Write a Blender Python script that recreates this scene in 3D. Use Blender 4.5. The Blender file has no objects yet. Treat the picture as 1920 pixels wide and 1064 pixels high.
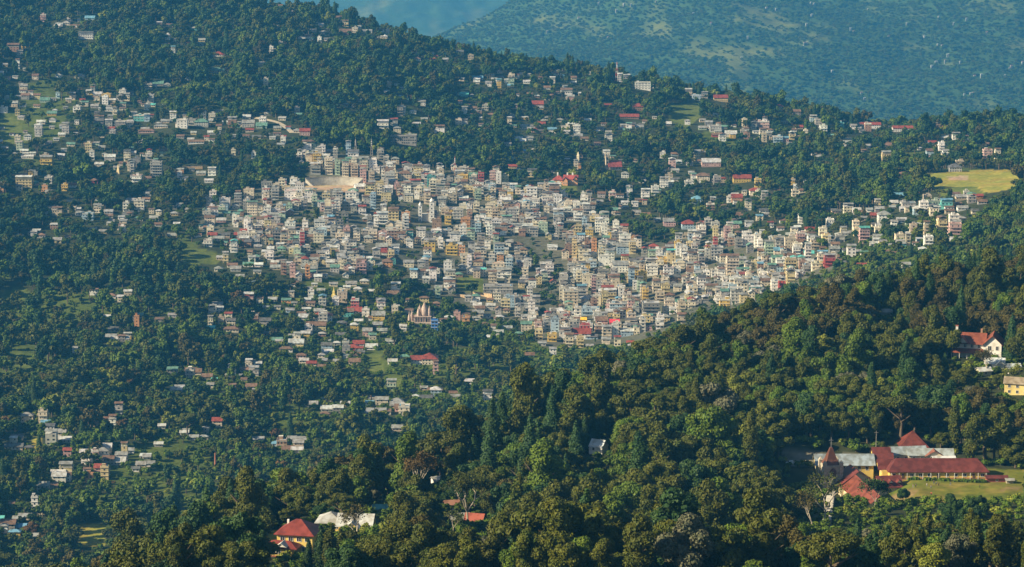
import bpy, math, random
import numpy as np
random.seed(7); RS = np.random.RandomState(7)
R = math.radians
scene = bpy.context.scene
COL = scene.collection

# ------------------------------------------------------------------ camera, sky, sun
CAMZ = 1100.0
PITCH = R(10.0)
FPX = 4939.0                      # focal length in photo pixels (photo is 1920 wide)
cam_d = bpy.data.cameras.new("camera"); cam = bpy.data.objects.new("camera", cam_d)
COL.objects.link(cam); scene.camera = cam
cam_d.sensor_width = 36.0; cam_d.lens = 36.0 * FPX / 1920.0
cam_d.clip_start = 1.0; cam_d.clip_end = 40000.0
cam.location = (0, 0, CAMZ); cam.rotation_euler = (math.pi/2 - PITCH, 0, 0)

SUN_EL = R(30.0); SUN_TOCAM = R(16.0)      # sun from the left, a little towards the viewer
sdx, sdy, sdz = -math.cos(SUN_EL)*math.cos(SUN_TOCAM), -math.cos(SUN_EL)*math.sin(SUN_TOCAM), math.sin(SUN_EL)
world = bpy.data.worlds.new("World"); scene.world = world; world.use_nodes = True
wn = world.node_tree.nodes; wl = world.node_tree.links
sky = wn.new("ShaderNodeTexSky"); sky.sky_type = 'NISHITA'; sky.sun_disc = False
sky.sun_elevation = SUN_EL; sky.sun_rotation = math.atan2(sdx, sdy)
sky.air_density = 1.3; sky.dust_density = 0.6
wl.new(sky.outputs[0], wn["Background"].inputs[0]); wn["Background"].inputs[1].default_value = 0.05
sun_d = bpy.data.lights.new("sun", 'SUN'); sun = bpy.data.objects.new("sun", sun_d); COL.objects.link(sun)
sun_d.energy = 5.0; sun_d.angle = R(0.55); sun_d.color = (1.0, 0.86, 0.60)
from mathutils import Vector, Matrix
sun.rotation_euler = Vector((sdx, sdy, sdz)).to_track_quat('Z', 'Y').to_euler()
sun.location = (0, 0, 3000)
vs = scene.view_settings; vs.view_transform = 'Standard'; vs.look = 'None'; vs.gamma = 1; vs.use_curve_mapping = False
vs.exposure = 1.17
scene.cycles.max_bounces = 5; scene.cycles.diffuse_bounces = 2; scene.cycles.glossy_bounces = 1
scene.cycles.transmission_bounces = 1; scene.cycles.volume_bounces = 1; scene.cycles.transparent_max_bounces = 4

# ------------------------------------------------------------------ projection helpers
CP, SP = math.cos(PITCH), math.sin(PITCH)
def ray(px, py):
    """direction of the photo pixel, per metre of horizontal distance"""
    x = px - 960.0; y = FPX*CP + (532.0-py)*SP; z = -FPX*SP + (532.0-py)*CP
    h = np.hypot(x, y); return x/h, y/h, z/h
def proj(X, Y, Z):
    Zr = Z - CAMZ; dep = Y*CP - Zr*SP; up = Y*SP + Zr*CP
    return 960 + FPX*X/dep, 532 - FPX*up/dep, dep

def hash2(ix, iy, seed):
    h = (ix.astype(np.int64)*374761393 + iy.astype(np.int64)*668265263 + seed*974634777) & 0xffffffff
    h = ((h ^ (h >> 13))*1274126177) & 0xffffffff
    return ((h ^ (h >> 16)) & 0xffff)/65535.0
def vnoise(x, y, seed=0):
    ix = np.floor(x); iy = np.floor(y); fx = x-ix; fy = y-iy
    fx = fx*fx*(3-2*fx); fy = fy*fy*(3-2*fy)
    a = hash2(ix, iy, seed); b = hash2(ix+1, iy, seed); c = hash2(ix, iy+1, seed); d = hash2(ix+1, iy+1, seed)
    return (a*(1-fx)+b*fx)*(1-fy) + (c*(1-fx)+d*fx)*fy
def fbm(x, y, seed=0, octs=4):
    s = 0; a = 1; t = 0
    for k in range(octs):
        s = s + a*(vnoise(x*2**k+17*k, y*2**k-9*k, seed+k)-0.5)*2; t += a; a *= .5
    return s/t
def inpoly(px, py, poly):
    px = np.asarray(px, float); py = np.asarray(py, float); r = np.zeros(px.shape, bool); n = len(poly)
    for i in range(n):
        x0, y0 = poly[i]; x1, y1 = poly[(i+1) % n]
        if y0 == y1: continue
        c = ((y0 > py) != (y1 > py)) & (px < (x1-x0)*(py-y0)/(y1-y0)+x0); r ^= c
    return r

# ------------------------------------------------------------------ terrain heights (polar grid round the viewpoint)
KU = [-700, 0, 300, 600, 900, 1100, 1300, 1500, 1700, 1920, 2620]
KN = [  # rows of (distance, photo row of the bare ground) for each column of KU
 [(100,1650)]*11,
 [(700,1500),(750,1300),(780,1120),(790,1085),(780,1085),(780,1090),(780,1100),(780,1110),(800,1100),(820,1080),(820,1060)],
 [(900,1450),(930,1250),(950,1055),(940,985),(1000,930),(1020,925),(1040,915),(1060,905),(1080,893),(1090,890),(1100,850)],
 [(1050,1420),(1050,1230),(1030,1020),(1050,925),(1180,825),(1280,712),(1360,635),(1420,568),(1470,525),(1500,508),(1500,480)],
 [(1350,1400),(1350,1230),(1300,1230),(1350,1200),(1450,1080),(1550,980),(1650,900),(1700,860),(1750,800),(1750,760),(1750,760)],
 [(1700,1070),(1650,1075),(1700,1040),(1780,930),(1950,815),(2100,725),(2150,680),(2100,650),(2100,580),(2050,540),(2050,540)],
 [(2300,640),(2350,640),(2350,620),(2350,640),(2420,612),(2450,600),(2450,570),(2400,520),(2350,480),(2300,460),(2300,450)],
 [(2950,340),(2950,350),(2980,330),(3000,305),(3000,325),(2950,355),(2850,400),(2800,385),(2700,355),(2650,345),(2650,340)],
 [(4300,-150),(4200,-60),(4100,-58),(3900,4),(3750,105),(3700,128),(3650,150),(3600,205),(3500,245),(3450,245),(3450,260)],
 [(5500,560)]*11]
NA, ND = 760, 1150
AZ = np.linspace(-R(20.0), R(20.0), NA)
LD = np.linspace(math.log(100.0), math.log(5500.0), ND)
DD = np.exp(LD)
def heights(KU, KN, AZ, DD, smooth):
    ka = np.arctan((np.array(KU)-960.0)/(FPX*CP))
    H = np.zeros((len(AZ), len(DD)))
    for i, a in enumerate(AZ):
        ds = [float(np.interp(a, ka, [c[0] for c in row])) for row in KN]
        ys = [float(np.interp(a, ka, [c[1] for c in row])) for row in KN]
        u = 960 + math.tan(a)*FPX*CP
        zs = [CAMZ + d*float(ray(u, y)[2]) for d, y in zip(ds, ys)]
        H[i] = np.interp(DD, ds, zs)
    k = np.exp(-0.5*(np.arange(-40, 41)/smooth)**2); k /= k.sum()
    P = np.pad(H, ((0, 0), (40, 40)), mode='edge')
    H = np.stack([np.convolve(P[i], k, 'valid') for i in range(len(AZ))])
    k2 = np.exp(-0.5*(np.arange(-40, 41)/16.0)**2); k2 /= k2.sum()
    P = np.pad(H, ((40, 40), (0, 0)), mode='edge')
    return np.stack([np.convolve(P[:, j], k2, 'valid') for j in range(len(DD))], axis=1)
H = heights(KU, KN, AZ, DD, 7.0)
GX = np.sin(AZ)[:, None]*DD[None]; GY = np.cos(AZ)[:, None]*DD[None]
def sstep(a, b, x):
    t = np.clip((x-a)/(b-a), 0, 1); return t*t*(3-2*t)
amp = 2 + 9*sstep(1600, 2100, DD) + 8*sstep(2900, 3500, DD)
amp = amp[None]*np.ones_like(H)
pu = 960 + np.tan(AZ)*FPX*CP
H += amp*fbm(GX/230, GY/230, 3, 4)
near = 1-sstep(1450, 1650, DD)
calm = 1-.85*sstep(880, 930, GY)*(1-sstep(1130, 1180, GY))*sstep(90, 115, GX)
H += near[None]*calm*(7.0*fbm((GX+GY*.55)/70, (GY-GX*.35)/190, 11, 3))          # spurs and gullies on the near hill
H += (1-near[None])*3.5*fbm((GX-GY*.4)/60, (GY+GX*.4)/130, 31, 3)
def gidx(X, Y):
    a = np.arctan2(X, Y); l = np.log(np.maximum(np.hypot(X, Y), 101))
    return (np.clip((a-AZ[0])/(AZ[1]-AZ[0]), 0, NA-1.001), np.clip((l-LD[0])/(LD[1]-LD[0]), 0, ND-1.001))
def samp(G, X, Y):
    fi, fj = gidx(np.asarray(X, float), np.asarray(Y, float)); i = fi.astype(int); j = fj.astype(int); u = fi-i; v = fj-j
    return G[i, j]*(1-u)*(1-v)+G[i+1, j]*u*(1-v)+G[i, j+1]*(1-u)*v+G[i+1, j+1]*u*v
def ground(X, Y): return samp(H, X, Y)
_D = np.exp(np.linspace(math.log(500), math.log(5400), 3000))
def hit(px, py, dmin=500):
    """where the photo's line of sight through (px,py) meets the ground"""
    rx, ry, rz = ray(px, py); D = _D[_D > dmin]
    g = ground(rx*D, ry*D) - (CAMZ + rz*D); k = np.argmax(g > 0)
    if not g[k] > 0: k = int(np.argmax(g))
    d = D[k]; return float(rx*d), float(ry*d), float(ground(rx*d, ry*d))
def pad(x0, y0, z, rx, ry, fall, rot=0.0):
    """level the ground round a building site"""
    global H
    c, s = math.cos(rot), math.sin(rot); lx = (GX-x0)*c+(GY-y0)*s; ly = -(GX-x0)*s+(GY-y0)*c
    q = np.hypot(np.maximum(np.abs(lx)-rx, 0), np.maximum(np.abs(ly)-ry, 0))
    w = 1-sstep(0, fall, q); H = H*(1-w)+z*w
def at(px, d):
    rx, ry, rz = ray(px, 900.0); return float(rx*d), float(ry*d)
# the school terrace on the near hill, the sandy sports ground, the hilltop field, garden levels
_x, _y, SZ = hit(1750, 925); SZ = CAMZ + 1065*float(ray(1750, 921)[2])
pad(*at(1835, 1075), SZ, 46, 50, 22)
pad(*at(1575, 1060), SZ-5, 17, 26, 16); pad(*at(1535, 1106), SZ, 26, 9, 8)
_p = hit(625, 352); STAD = (_p[0], _p[1], _p[2]); pad(STAD[0], STAD[1]+6, STAD[2], 36, 34, 20)
_p = hit(1806, 338); FLD = (_p[0], _p[1], _p[2]-2); pad(FLD[0], FLD[1], FLD[2], 46, 40, 30)
_p = hit(552, 1040); YH = _p; pad(_p[0], _p[1]+10, _p[2], 12, 16, 12)
_p = hit(650, 990); GH = _p; pad(_p[0], _p[1], _p[2], 16, 16, 12)
_p = hit(1830, 668); WV = _p; pad(_p[0], _p[1]+5, _p[2], 14, 12, 10)
_p = hit(172, 1005); FL2 = _p; pad(_p[0], _p[1], _p[2], 9, 14, 10)
EL = (H-CAMZ)/DD[None]; RM = np.maximum.accumulate(EL, axis=1)
def visible(X, Y, Z, slack=0.0):
    d = np.hypot(X, Y); return (np.asarray(Z)-CAMZ)/d >= samp(RM, X*(1-12/d), Y*(1-12/d)) - slack

# ------------------------------------------------------------------ materials
def newmat(name):
    m = bpy.data.materials.new(name); m.use_nodes = True; return m, m.node_tree.nodes, m.node_tree.links, m.node_tree.nodes["Principled BSDF"]
def mixc(n, l, fac, a, b, mode='MIX'):
    x = n.new("ShaderNodeMix"); x.data_type = 'RGBA'; x.blend_type = mode
    for sock, v in ((x.inputs[0], fac), (x.inputs[6], a), (x.inputs[7], b)):
        if isinstance(v, (int, float)): sock.default_value = v
        elif isinstance(v, tuple): sock.default_value = (*v, 1)
        else: l.new(v, sock)
    return x.outputs[2]
def noise(n, l, scale, detail=3, coord='Object', dist=0.0):
    tc = n.new("ShaderNodeTexCoord"); t = n.new("ShaderNodeTexNoise"); t.inputs["Scale"].default_value = scale
    t.inputs["Detail"].default_value = detail; t.inputs["Distortion"].default_value = dist
    if coord == 'World':
        g = n.new("ShaderNodeNewGeometry"); l.new(g.outputs["Position"], t.inputs["Vector"])
    else: l.new(tc.outputs[coord], t.inputs["Vector"])
    return t.outputs[0]
def ramp(n, l, src, p0, p1, c0=(0, 0, 0), c1=(1, 1, 1)):
    r = n.new("ShaderNodeValToRGB"); r.color_ramp.elements[0].position = p0; r.color_ramp.elements[1].position = p1
    r.color_ramp.elements[0].color = (*c0, 1); r.color_ramp.elements[1].color = (*c1, 1); l.new(src, r.inputs[0]); return r.outputs[0]
def attr_mat(name, rough, stain=0.35, scale=0.45, ribs=0.0, spec=0.3):
    m, n, l, b = newmat(name)
    a = n.new("ShaderNodeAttribute"); a.attribute_name = "Col"
    f = ramp(n, l, noise(n, l, scale, 5), 0.42, 0.72)
    dark = mixc(n, l, 1.0, a.outputs[0], (0.62, 0.58, 0.52), 'MULTIPLY')
    sc = n.new("ShaderNodeMath"); sc.operation = 'MULTIPLY'; l.new(f, sc.inputs[0]); sc.inputs[1].default_value = stain*2
    c = mixc(n, l, sc.outputs[0], a.outputs[0], dark)
    g = ramp(n, l, noise(n, l, scale*.22, 3), .35, .65, (.84, .82, .80), (1.12, 1.10, 1.06)); c = mixc(n, l, 1.0, c, g, 'MULTIPLY')
    l.new(c, b.inputs["Base Color"]); b.inputs["Roughness"].default_value = rough
    b.inputs["Specular IOR Level"].default_value = spec
    return m
M = {}
M['paint'] = attr_mat('painted_plaster', 0.85)
M['tin'] = attr_mat('sheet_metal_roof', 0.55, 0.85, 0.38, spec=0.35)
M['stone'] = attr_mat('rough_stone', 0.9, 0.6, 1.2)
def solid(name, c, rough=0.7, spec=0.3, metal=0.0, var=0.15):
    m, n, l, b = newmat(name)
    f = noise(n, l, 0.8, 4)
    l.new(mixc(n, l, f, tuple(v*(1-var) for v in c), tuple(min(1, v*(1+var)) for v in c)), b.inputs["Base Color"])
    b.inputs["Roughness"].default_value = rough; b.inputs["Specular IOR Level"].default_value = spec; b.inputs["Metallic"].default_value = metal
    return m
M['glass'] = solid('window_glass', (0.025, 0.03, 0.035), 0.25, 0.5)
M['bark'] = solid('bark', (0.10, 0.075, 0.05), 0.95, 0.1, var=.35)
M['palebark'] = solid('pale_bark', (0.34, 0.29, 0.22), 0.95, 0.1, var=.3)
def leafmat(name, c0, c1, c2):
    """leaf colour differs from tree to tree and from branch to branch"""
    m, n, l, b = newmat(name)
    oi = n.new("ShaderNodeObjectInfo")
    base = mixc(n, l, oi.outputs["Random"], c0, c1)
    f = ramp(n, l, noise(n, l, 0.33, 4, 'World'), 0.40, 0.66)
    base = mixc(n, l, f, base, c2)
    f2 = noise(n, l, 0.02, 2, 'World'); v = n.new("ShaderNodeMapRange"); l.new(f2, v.inputs[0]); v.inputs[1].default_value = .3; v.inputs[2].default_value = .7; v.inputs[3].default_value = .75; v.inputs[4].default_value = 1.25
    hs = n.new("ShaderNodeHueSaturation"); l.new(v.outputs[0], hs.inputs["Value"]); l.new(base, hs.inputs["Color"])
    l.new(hs.outputs[0], b.inputs["Base Color"]); b.inputs["Roughness"].default_value = 0.65; b.inputs["Specular IOR Level"].default_value = 0.18
    return m
LEAF = {
 'olive':  ((0.050, 0.058, 0.003), (0.036, 0.052, 0.003), (0.070, 0.071, 0.003)),
 'dark':   ((0.014, 0.040, 0.010), (0.022, 0.050, 0.008), (0.030, 0.058, 0.008)),
 'green':  ((0.040, 0.080, 0.004), (0.058, 0.094, 0.004), (0.082, 0.112, 0.006)),
 'brown':  ((0.052, 0.042, 0.006), (0.043, 0.041, 0.005), (0.062, 0.048, 0.006)),
 'rust':   ((0.105, 0.050, 0.014), (0.090, 0.058, 0.014), (0.115, 0.072, 0.014)),
 'yellow': ((0.125, 0.140, 0.012), (0.105, 0.135, 0.014), (0.160, 0.165, 0.016)),
 'grey':   ((0.085, 0.085, 0.045), (0.070, 0.078, 0.036), (0.110, 0.100, 0.055)),
}
for k, v in LEAF.items(): M['leaf_'+k] = leafmat(k+'_leaves', *v)

# ------------------------------------------------------------------ mesh building
class MB:
    def __init__(s): s.v = []; s.f = []; s.m = []; s.c = []; s.mats = []
    def mi(s, mat):
        if mat not in s.mats: s.mats.append(mat)
        return s.mats.index(mat)
    def face(s, pts, mat='paint', col=(.5, .5, .5)):
        n = len(s.v); s.v += [tuple(p) for p in pts]; s.f.append(tuple(range(n, n+len(pts)))); s.m.append(s.mi(mat)); s.c.append(col)
    def box(s, x0, x1, y0, y1, z0, z1, mat='paint', col=(.5, .5, .5), rot=0.0, c=(0, 0)):
        P = [(x0, y0, z0), (x1, y0, z0), (x1, y1, z0), (x0, y1, z0), (x0, y0, z1), (x1, y0, z1), (x1, y1, z1), (x0, y1, z1)]
        if rot:
            cs, sn = math.cos(rot), math.sin(rot); P = [(c[0]+(x-c[0])*cs-(y-c[1])*sn, c[1]+(x-c[0])*sn+(y-c[1])*cs, z) for x, y, z in P]
        n = len(s.v); s.v += P; k = s.mi(mat)
        for q in ((0, 3, 2, 1), (4, 5, 6, 7), (0, 1, 5, 4), (1, 2, 6, 5), (2, 3, 7, 6), (3, 0, 4, 7)):
            s.f.append(tuple(n+i for i in q)); s.m.append(k); s.c.append(col)
    def hull(s, P, F, mat='paint', col=(.5, .5, .5)):
        n = len(s.v); s.v += [tuple(p) for p in P]; k = s.mi(mat)
        for q in F: s.f.append(tuple(n+i for i in q)); s.m.append(k); s.c.append(col)
    def tube(s, pts, rad, mat='bark', col=(.3, .3, .3), seg=6, cap=True):
        n = len(s.v); k = s.mi(mat); N = len(pts)
        for i, p in enumerate(pts):
            a = Vector(pts[max(i-1, 0)]); b = Vector(pts[min(i+1, N-1)]); t = (b-a).normalized()
            u = t.orthogonal().normalized() if abs(t.z) < .99 else Vector((1, 0, 0)); w = t.cross(u)
            for j in range(seg):
                an = 2*math.pi*j/seg; s.v.append(tuple(Vector(p)+rad[i]*(math.cos(an)*u+math.sin(an)*w)))
        for i in range(N-1):
            for j in range(seg):
                s.f.append((n+i*seg+j, n+i*seg+(j+1) % seg, n+(i+1)*seg+(j+1) % seg, n+(i+1)*seg+j)); s.m.append(k); s.c.append(col)
        if cap:
            s.f.append(tuple(n+(N-1)*seg+j for j in range(seg))); s.m.append(k); s.c.append(col)
    def gable(s, x0, x1, y0, y1, z, h, axis='x', over=.5, mat='tin', col=(.4, .4, .4), wall=None, th=.14):
        """pitched roof over a rectangle; wall colour closes the gable ends"""
        def T(p): return p if axis == 'x' else (p[1], p[0], p[2])
        a0, a1, b0, b1 = (x0, x1, y0, y1) if axis == 'x' else (y0, y1, x0, x1)
        m = (b0+b1)/2; hw = (b1-b0)/2; dz = h*over/hw
        for sgn in (-1, 1):
            e = m+sgn*(hw+over)
            lo = [(a0-over, e, z-dz), (a1+over, e, z-dz), (a1+over, m, z+h), (a0-over, m, z+h)]
            up = [(p[0], p[1], p[2]+th) for p in lo]
            s.hull([T(p) for p in lo+up], [(0, 1, 2, 3), (4, 7, 6, 5), (0, 4, 5, 1), (1, 5, 6, 2), (3, 2, 6, 7), (0, 3, 7, 4)], mat, col)
        if wall is not None:
            for a in (a0, a1): s.face([T((a, b0, z-.05)), T((a, b1, z-.05)), T((a, m, z+h-.05))], 'paint', wall)
    def hip(s, x0, x1, y0, y1, z, h, over=.5, mat='tin', col=(.4, .4, .4), ridge=None):
        x0 -= over; x1 += over; y0 -= over; y1 += over; zz = z-.18
        w, d = x1-x0, y1-y0
        if w >= d:
            i = (d/2 if ridge is None else (w-ridge)/2); r = [(x0+i, (y0+y1)/2, z+h), (x1-i, (y0+y1)/2, z+h)]
            F = [(4, 5, 6, 7), (4, 8, 5), (5, 8, 9, 6), (6, 9, 7), (7, 9, 8, 4)]
            F = [(3, 2, 1, 0), (0, 1, 5, 4), (1, 2, 6, 5), (2, 3, 7, 6), (3, 0, 4, 7), (4, 5, 9, 8), (5, 6, 9), (6, 7, 8, 9), (7, 4, 8)]
        else:
            i = (w/2 if ridge is None else (d-ridge)/2); r = [((x0+x1)/2, y0+i, z+h), ((x0+x1)/2, y1-i, z+h)]
            F = [(3, 2, 1, 0), (0, 1, 5, 4), (1, 2, 6, 5), (2, 3, 7, 6), (3, 0, 4, 7), (4, 5, 8), (5, 6, 9, 8), (6, 7, 9), (7, 4, 8, 9)]
        P = [(x0, y0, zz), (x1, y0, zz), (x1, y1, zz), (x0, y1, zz), (x0, y0, zz+.18), (x1, y0, zz+.18), (x1, y1, zz+.18), (x0, y1, zz+.18)]+r
        s.hull(P, F, mat, col)
    def build(s, name, parent=None, loc=None):
        me = bpy.data.meshes.new(name); me.from_pydata(s.v, [], s.f)
        for k in s.mats: me.materials.append(M[k])
        me.polygons.foreach_set('material_index', s.m)
        ca = me.color_attributes.new("Col", 'FLOAT_COLOR', 'CORNER')
        cc = np.repeat(np.array([(*c, 1.0) for c in s.c], dtype=np.float32), [len(f) for f in s.f], axis=0)
        ca.data.foreach_set('color', cc.ravel()); me.update()
        o = bpy.data.objects.new(name, me); COL.objects.link(o)
        if parent is not None: o.parent = parent
        if loc is not None: o.location = loc
        return o
def tag(o, label=None, cat=None, group=None, kind=None):
    if label: o['label'] = label
    if cat: o['category'] = cat
    if group: o['group'] = group
    if kind: o['kind'] = kind
    return o
def empty(name, loc, rz=0.0):
    o = bpy.data.objects.new(name, None); o.empty_display_size = .5; o.location = loc; o.rotation_euler = (0, 0, rz); COL.objects.link(o); return o
def npmesh(name, V, F, mats, mi=None, smooth=False):
    me = bpy.data.meshes.new(name); V = np.asarray(V, np.float32); F = np.asarray(F, np.int32)
    me.vertices.add(len(V)); me.vertices.foreach_set('co', V.ravel()); k = F.shape[1]
    me.loops.add(F.size); me.loops.foreach_set('vertex_index', F.ravel())
    me.polygons.add(len(F)); me.polygons.foreach_set('loop_start', np.arange(len(F), dtype=np.int32)*k)
    for m in mats: me.materials.append(m)
    if mi is not None: me.polygons.foreach_set('material_index', np.asarray(mi, np.int32))
    me.update(calc_edges=True)
    if smooth: me.polygons.foreach_set('use_smooth', np.ones(len(F), bool))
    me.validate(); return me

# ------------------------------------------------------------------ land cover zones (drawn on the map of the place)
TOWN = [(372,405),(440,372),(505,345),(575,352),(583,292),(640,288),(700,292),(760,312),(850,322),(920,340),(985,366),(1040,360),(1100,385),(1130,408),
        (1170,440),(1230,455),(1300,440),(1420,452),(1490,458),(1540,475),(1575,490),(1560,512),(1490,540),(1400,580),(1300,610),(1190,640),(1100,652),(1020,650),
        (985,610),(900,600),(840,560),(790,545),(740,515),(700,500),(650,515),(560,522),(505,495),(440,460),(372,432)]
NOTOWN = [[(1130,360),(1330,350),(1340,400),(1300,440),(1250,450),(1180,440),(1140,410)], [(545,395),(600,395),(605,425),(560,440),(545,420)],
          [(683,508),(760,500),(770,560),(690,560)], [(1005,535),(1048,535),(1050,595),(1005,590)], [(575,328),(690,328),(690,362),(575,362)],
          [(745,465),(795,470),(790,500),(750,490)], [(860,520),(905,530),(905,560),(850,565)], [(1040,500),(1062,500),(1062,520),(1040,520)]]
GRASS = [([(1712,334),(1735,326),(1780,322),(1890,318),(1915,330),(1908,352),(1860,362),(1770,356),(1716,350)], 'field'), ([(1748,352),(1830,350),(1850,366),(1770,372)], 'rough'),
         ([(340,468),(380,466),(425,482),(400,498),(345,495)], 'rough'), ([(1245,198),(1310,192),(1330,205),(1290,240),(1255,225)], 'rough'),
         ([(0,215),(35,225),(55,270),(0,285)], 'rough'), ([(0,545),(50,540),(60,560),(0,575)], 'rough'), ([(25,660),(62,665),(58,690),(30,688)], 'rough'),
         ([(147,981),(194,981),(198,1025),(150,1025)], 'field'), ([(685,665),(715,662),(722,700),(695,700)], 'rough'), ([(855,520),(905,515),(905,550),(860,545)], 'rough'),
         ([(500,993),(565,993),(565,1020),(500,1020)], 'field'), ([(60,820),(80,822),(80,850),(55,850)], 'field'), ([(330,1000),(372,1000),(375,1060),(335,1060)], 'rough'),
         ([(730,710),(765,715),(760,740),(720,735)], 'rough'), ([(575,340),(690,340),(690,358),(570,358)], 'sand'), ([(1775,330),(1815,330),(1815,338),(1780,338)], 'sand'),
         ([(1020,345),(1085,345),(1080,362),(1025,362)], 'rough'), ([(180,460),(240,460),(240,478),(185,480)], 'rough')]
# ------------------------------------------------------------------ terrain meshes
def grid_mesh(name, X, Y, Z, colr, mat):
    na, nd = X.shape; V = np.stack([X, Y, Z], -1).reshape(-1, 3)
    i = np.arange(na-1)[:, None]*nd + np.arange(nd-1)[None]; i = i.ravel()
    F = np.stack([i, i+nd, i+nd+1, i+1], -1)
    me = npmesh(name, V, F, [mat], smooth=True)
    ca = me.color_attributes.new("Col", 'FLOAT_COLOR', 'POINT')
    ca.data.foreach_set('color', np.concatenate([colr.reshape(-1, 3), np.ones((V.shape[0], 1))], 1).astype(np.float32).ravel())
    o = bpy.data.objects.new(name, me); COL.objects.link(o); return tag(o, kind='structure')
gm, n, l, b = newmat('soil_and_grass')
a = n.new("ShaderNodeAttribute"); a.attribute_name = "Col"
f = ramp(n, l, noise(n, l, 0.22, 6, 'World'), .3, .7, (.65, .68, .6), (1.3, 1.25, 1.3))
f2 = ramp(n, l, noise(n, l, 0.035, 4, 'World'), .3, .7, (.8, .85, .8), (1.2, 1.12, 1.1))
l.new(mixc(n, l, 1.0, mixc(n, l, 1.0, a.outputs[0], f, 'MULTIPLY'), f2, 'MULTIPLY'), b.inputs["Base Color"]); b.inputs["Roughness"].default_value = .95; b.inputs["Specular IOR Level"].default_value = .1

PX, PY, _ = proj(GX, GY, H)
LC = np.zeros(H.shape+(3,)); LC[:] = (0.030, 0.036, 0.014)
mid = GY > 1500
tn = inpoly(PX, PY, TOWN) & mid
CLR = fbm(GX/85, GY/120, 61, 3); LC[mid & (CLR > .21+.25*sstep(2300, 2600, GY))] = (0.062, 0.082, 0.013); LC[tn] = (0.085, 0.085, 0.060)
FIELDMASK = np.zeros(H.shape)
for poly, kind in GRASS:
    nearp = poly[0][1] > 990 and poly[0][0] > 320
    q = inpoly(PX, PY, poly) & ((GY < 1500) if nearp else mid)
    LC[q] = {'field': (0.25, 0.23, 0.038), 'rough': (0.095, 0.115, 0.022), 'sand': (0.36, 0.27, 0.16)}[kind]; FIELDMASK[q] = 1
# school lawn and forecourt
lx0, ly0 = at(1790, 1075)
lawn = (GX > at(1652, 1060)[0]) & (GY > 1012) & (GY < 1088); LC[lawn] = (0.120, 0.125, 0.018); FIELDMASK[lawn] = 1
wv = fbm(GX/16, GY/9, 5, 4); worn = lawn & (wv > .05); LC[worn] = (0.150, 0.130, 0.028); LC[lawn & (wv > .30)] = (0.19, 0.135, 0.060); LC[lawn & (wv < -.25)] = (0.085, 0.105, 0.014)
yard = (GX > at(1470, 1110)[0]) & (GX < at(1640, 1110)[0]) & (GY > 1092) & (GY < 1112) ; LC[yard] = (0.17, 0.155, 0.12); FIELDMASK[yard] = 1
fw = fbm(GX/20, GY/26, 6, 4); q = (FIELDMASK > .5) & mid & (fw > .12) & (LC[..., 0] > .15); LC[q] = LC[q]*np.array((.97, .86, .95)); q = (FIELDMASK > .5) & mid & (fw < -.2); LC[q] = LC[q]*np.array((.8, .88, .8))
terrain = grid_mesh('ground', GX, GY, H, LC, gm)

# far mountainside across the valley, and the paler one behind it
FKU = [-700, 300, 700, 820, 900, 1000, 1100, 1500, 1920, 2620]
FKN = [[(5300, 620)]*10, [(6800, 330), (6800, 330), (6900, 320), (7000, 300), (7000, 290), (7000, 270), (7000, 260), (7100, 270), (7200, 280), (7200, 280)],
       [(9000, 170), (9000, 160), (9300, 130), (9400, 68), (9500, 30), (9600, -6), (9800, -60), (10200, -150), (10500, -190), (10500, -190)],
       [(11500, 260)]*10, [(15500, -200)]*10]
FAZ = np.linspace(-R(18), R(18), 420); FDD = np.exp(np.linspace(math.log(5300), math.log(15500), 520))
FH = heights(FKU, FKN, FAZ, FDD, 5.0)
FX = np.sin(FAZ)[:, None]*FDD[None]; FY = np.cos(FAZ)[:, None]*FDD[None]
fa = sstep(5600, 7200, FDD)[None]
FH += fa*(95*fbm((FX+FY*.45)/900, (FY-FX*.3)/2600, 21, 5) + 26*fbm(FX/210, FY/330, 22, 4) + 9*fbm(FX/60, FY/80, 23, 2))
FC = np.zeros(FH.shape+(3,)); FC[:] = (0.036, 0.066, 0.018)
q = .30*fbm(FX/420, FY/900, 41, 3)+.80*fbm(FX/95, FY/200, 44, 4)
FPX_, FPY_, _ = proj(FX, FY, FH)
band = .13*np.exp(-((FPX_-1330)/200)**2-((FPY_-75)/60)**2)+.10*np.exp(-((FPX_-1680)/120)**2-((FPY_-100)/45)**2)+.08*np.exp(-((FPX_-1480)/90)**2-((FPY_-60)/40)**2)
FIELDF = np.clip((q*.85+band*2.2-.15)/.42, 0, 1)
FC = FC*(1-FIELDF[..., None]) + np.array((0.110, 0.120, 0.030))*FIELDF[..., None]
hills = grid_mesh('distant_hills', FX, FY, FH, FC, gm)
def fground(X, Y):
    a = np.arctan2(X, Y); L = np.log(np.hypot(X, Y)); fi = np.clip((a-FAZ[0])/(FAZ[1]-FAZ[0]), 0, 418.999); fj = np.clip((L-math.log(5300))/(math.log(15500)-math.log(5300))*519, 0, 518.999)
    i = fi.astype(int); j = fj.astype(int); u = fi-i; v = fj-j
    return FH[i, j]*(1-u)*(1-v)+FH[i+1, j]*u*(1-v)+FH[i, j+1]*(1-u)*v+FH[i+1, j+1]*u*v
def ffield(X, Y):
    a = np.arctan2(X, Y); L = np.log(np.hypot(X, Y)); i = np.clip(((a-FAZ[0])/(FAZ[1]-FAZ[0])).round().astype(int), 0, 419); j = np.clip(((L-math.log(5300))/(math.log(15500)-math.log(5300))*519).round().astype(int), 0, 519)
    return FIELDF[i, j]

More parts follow.
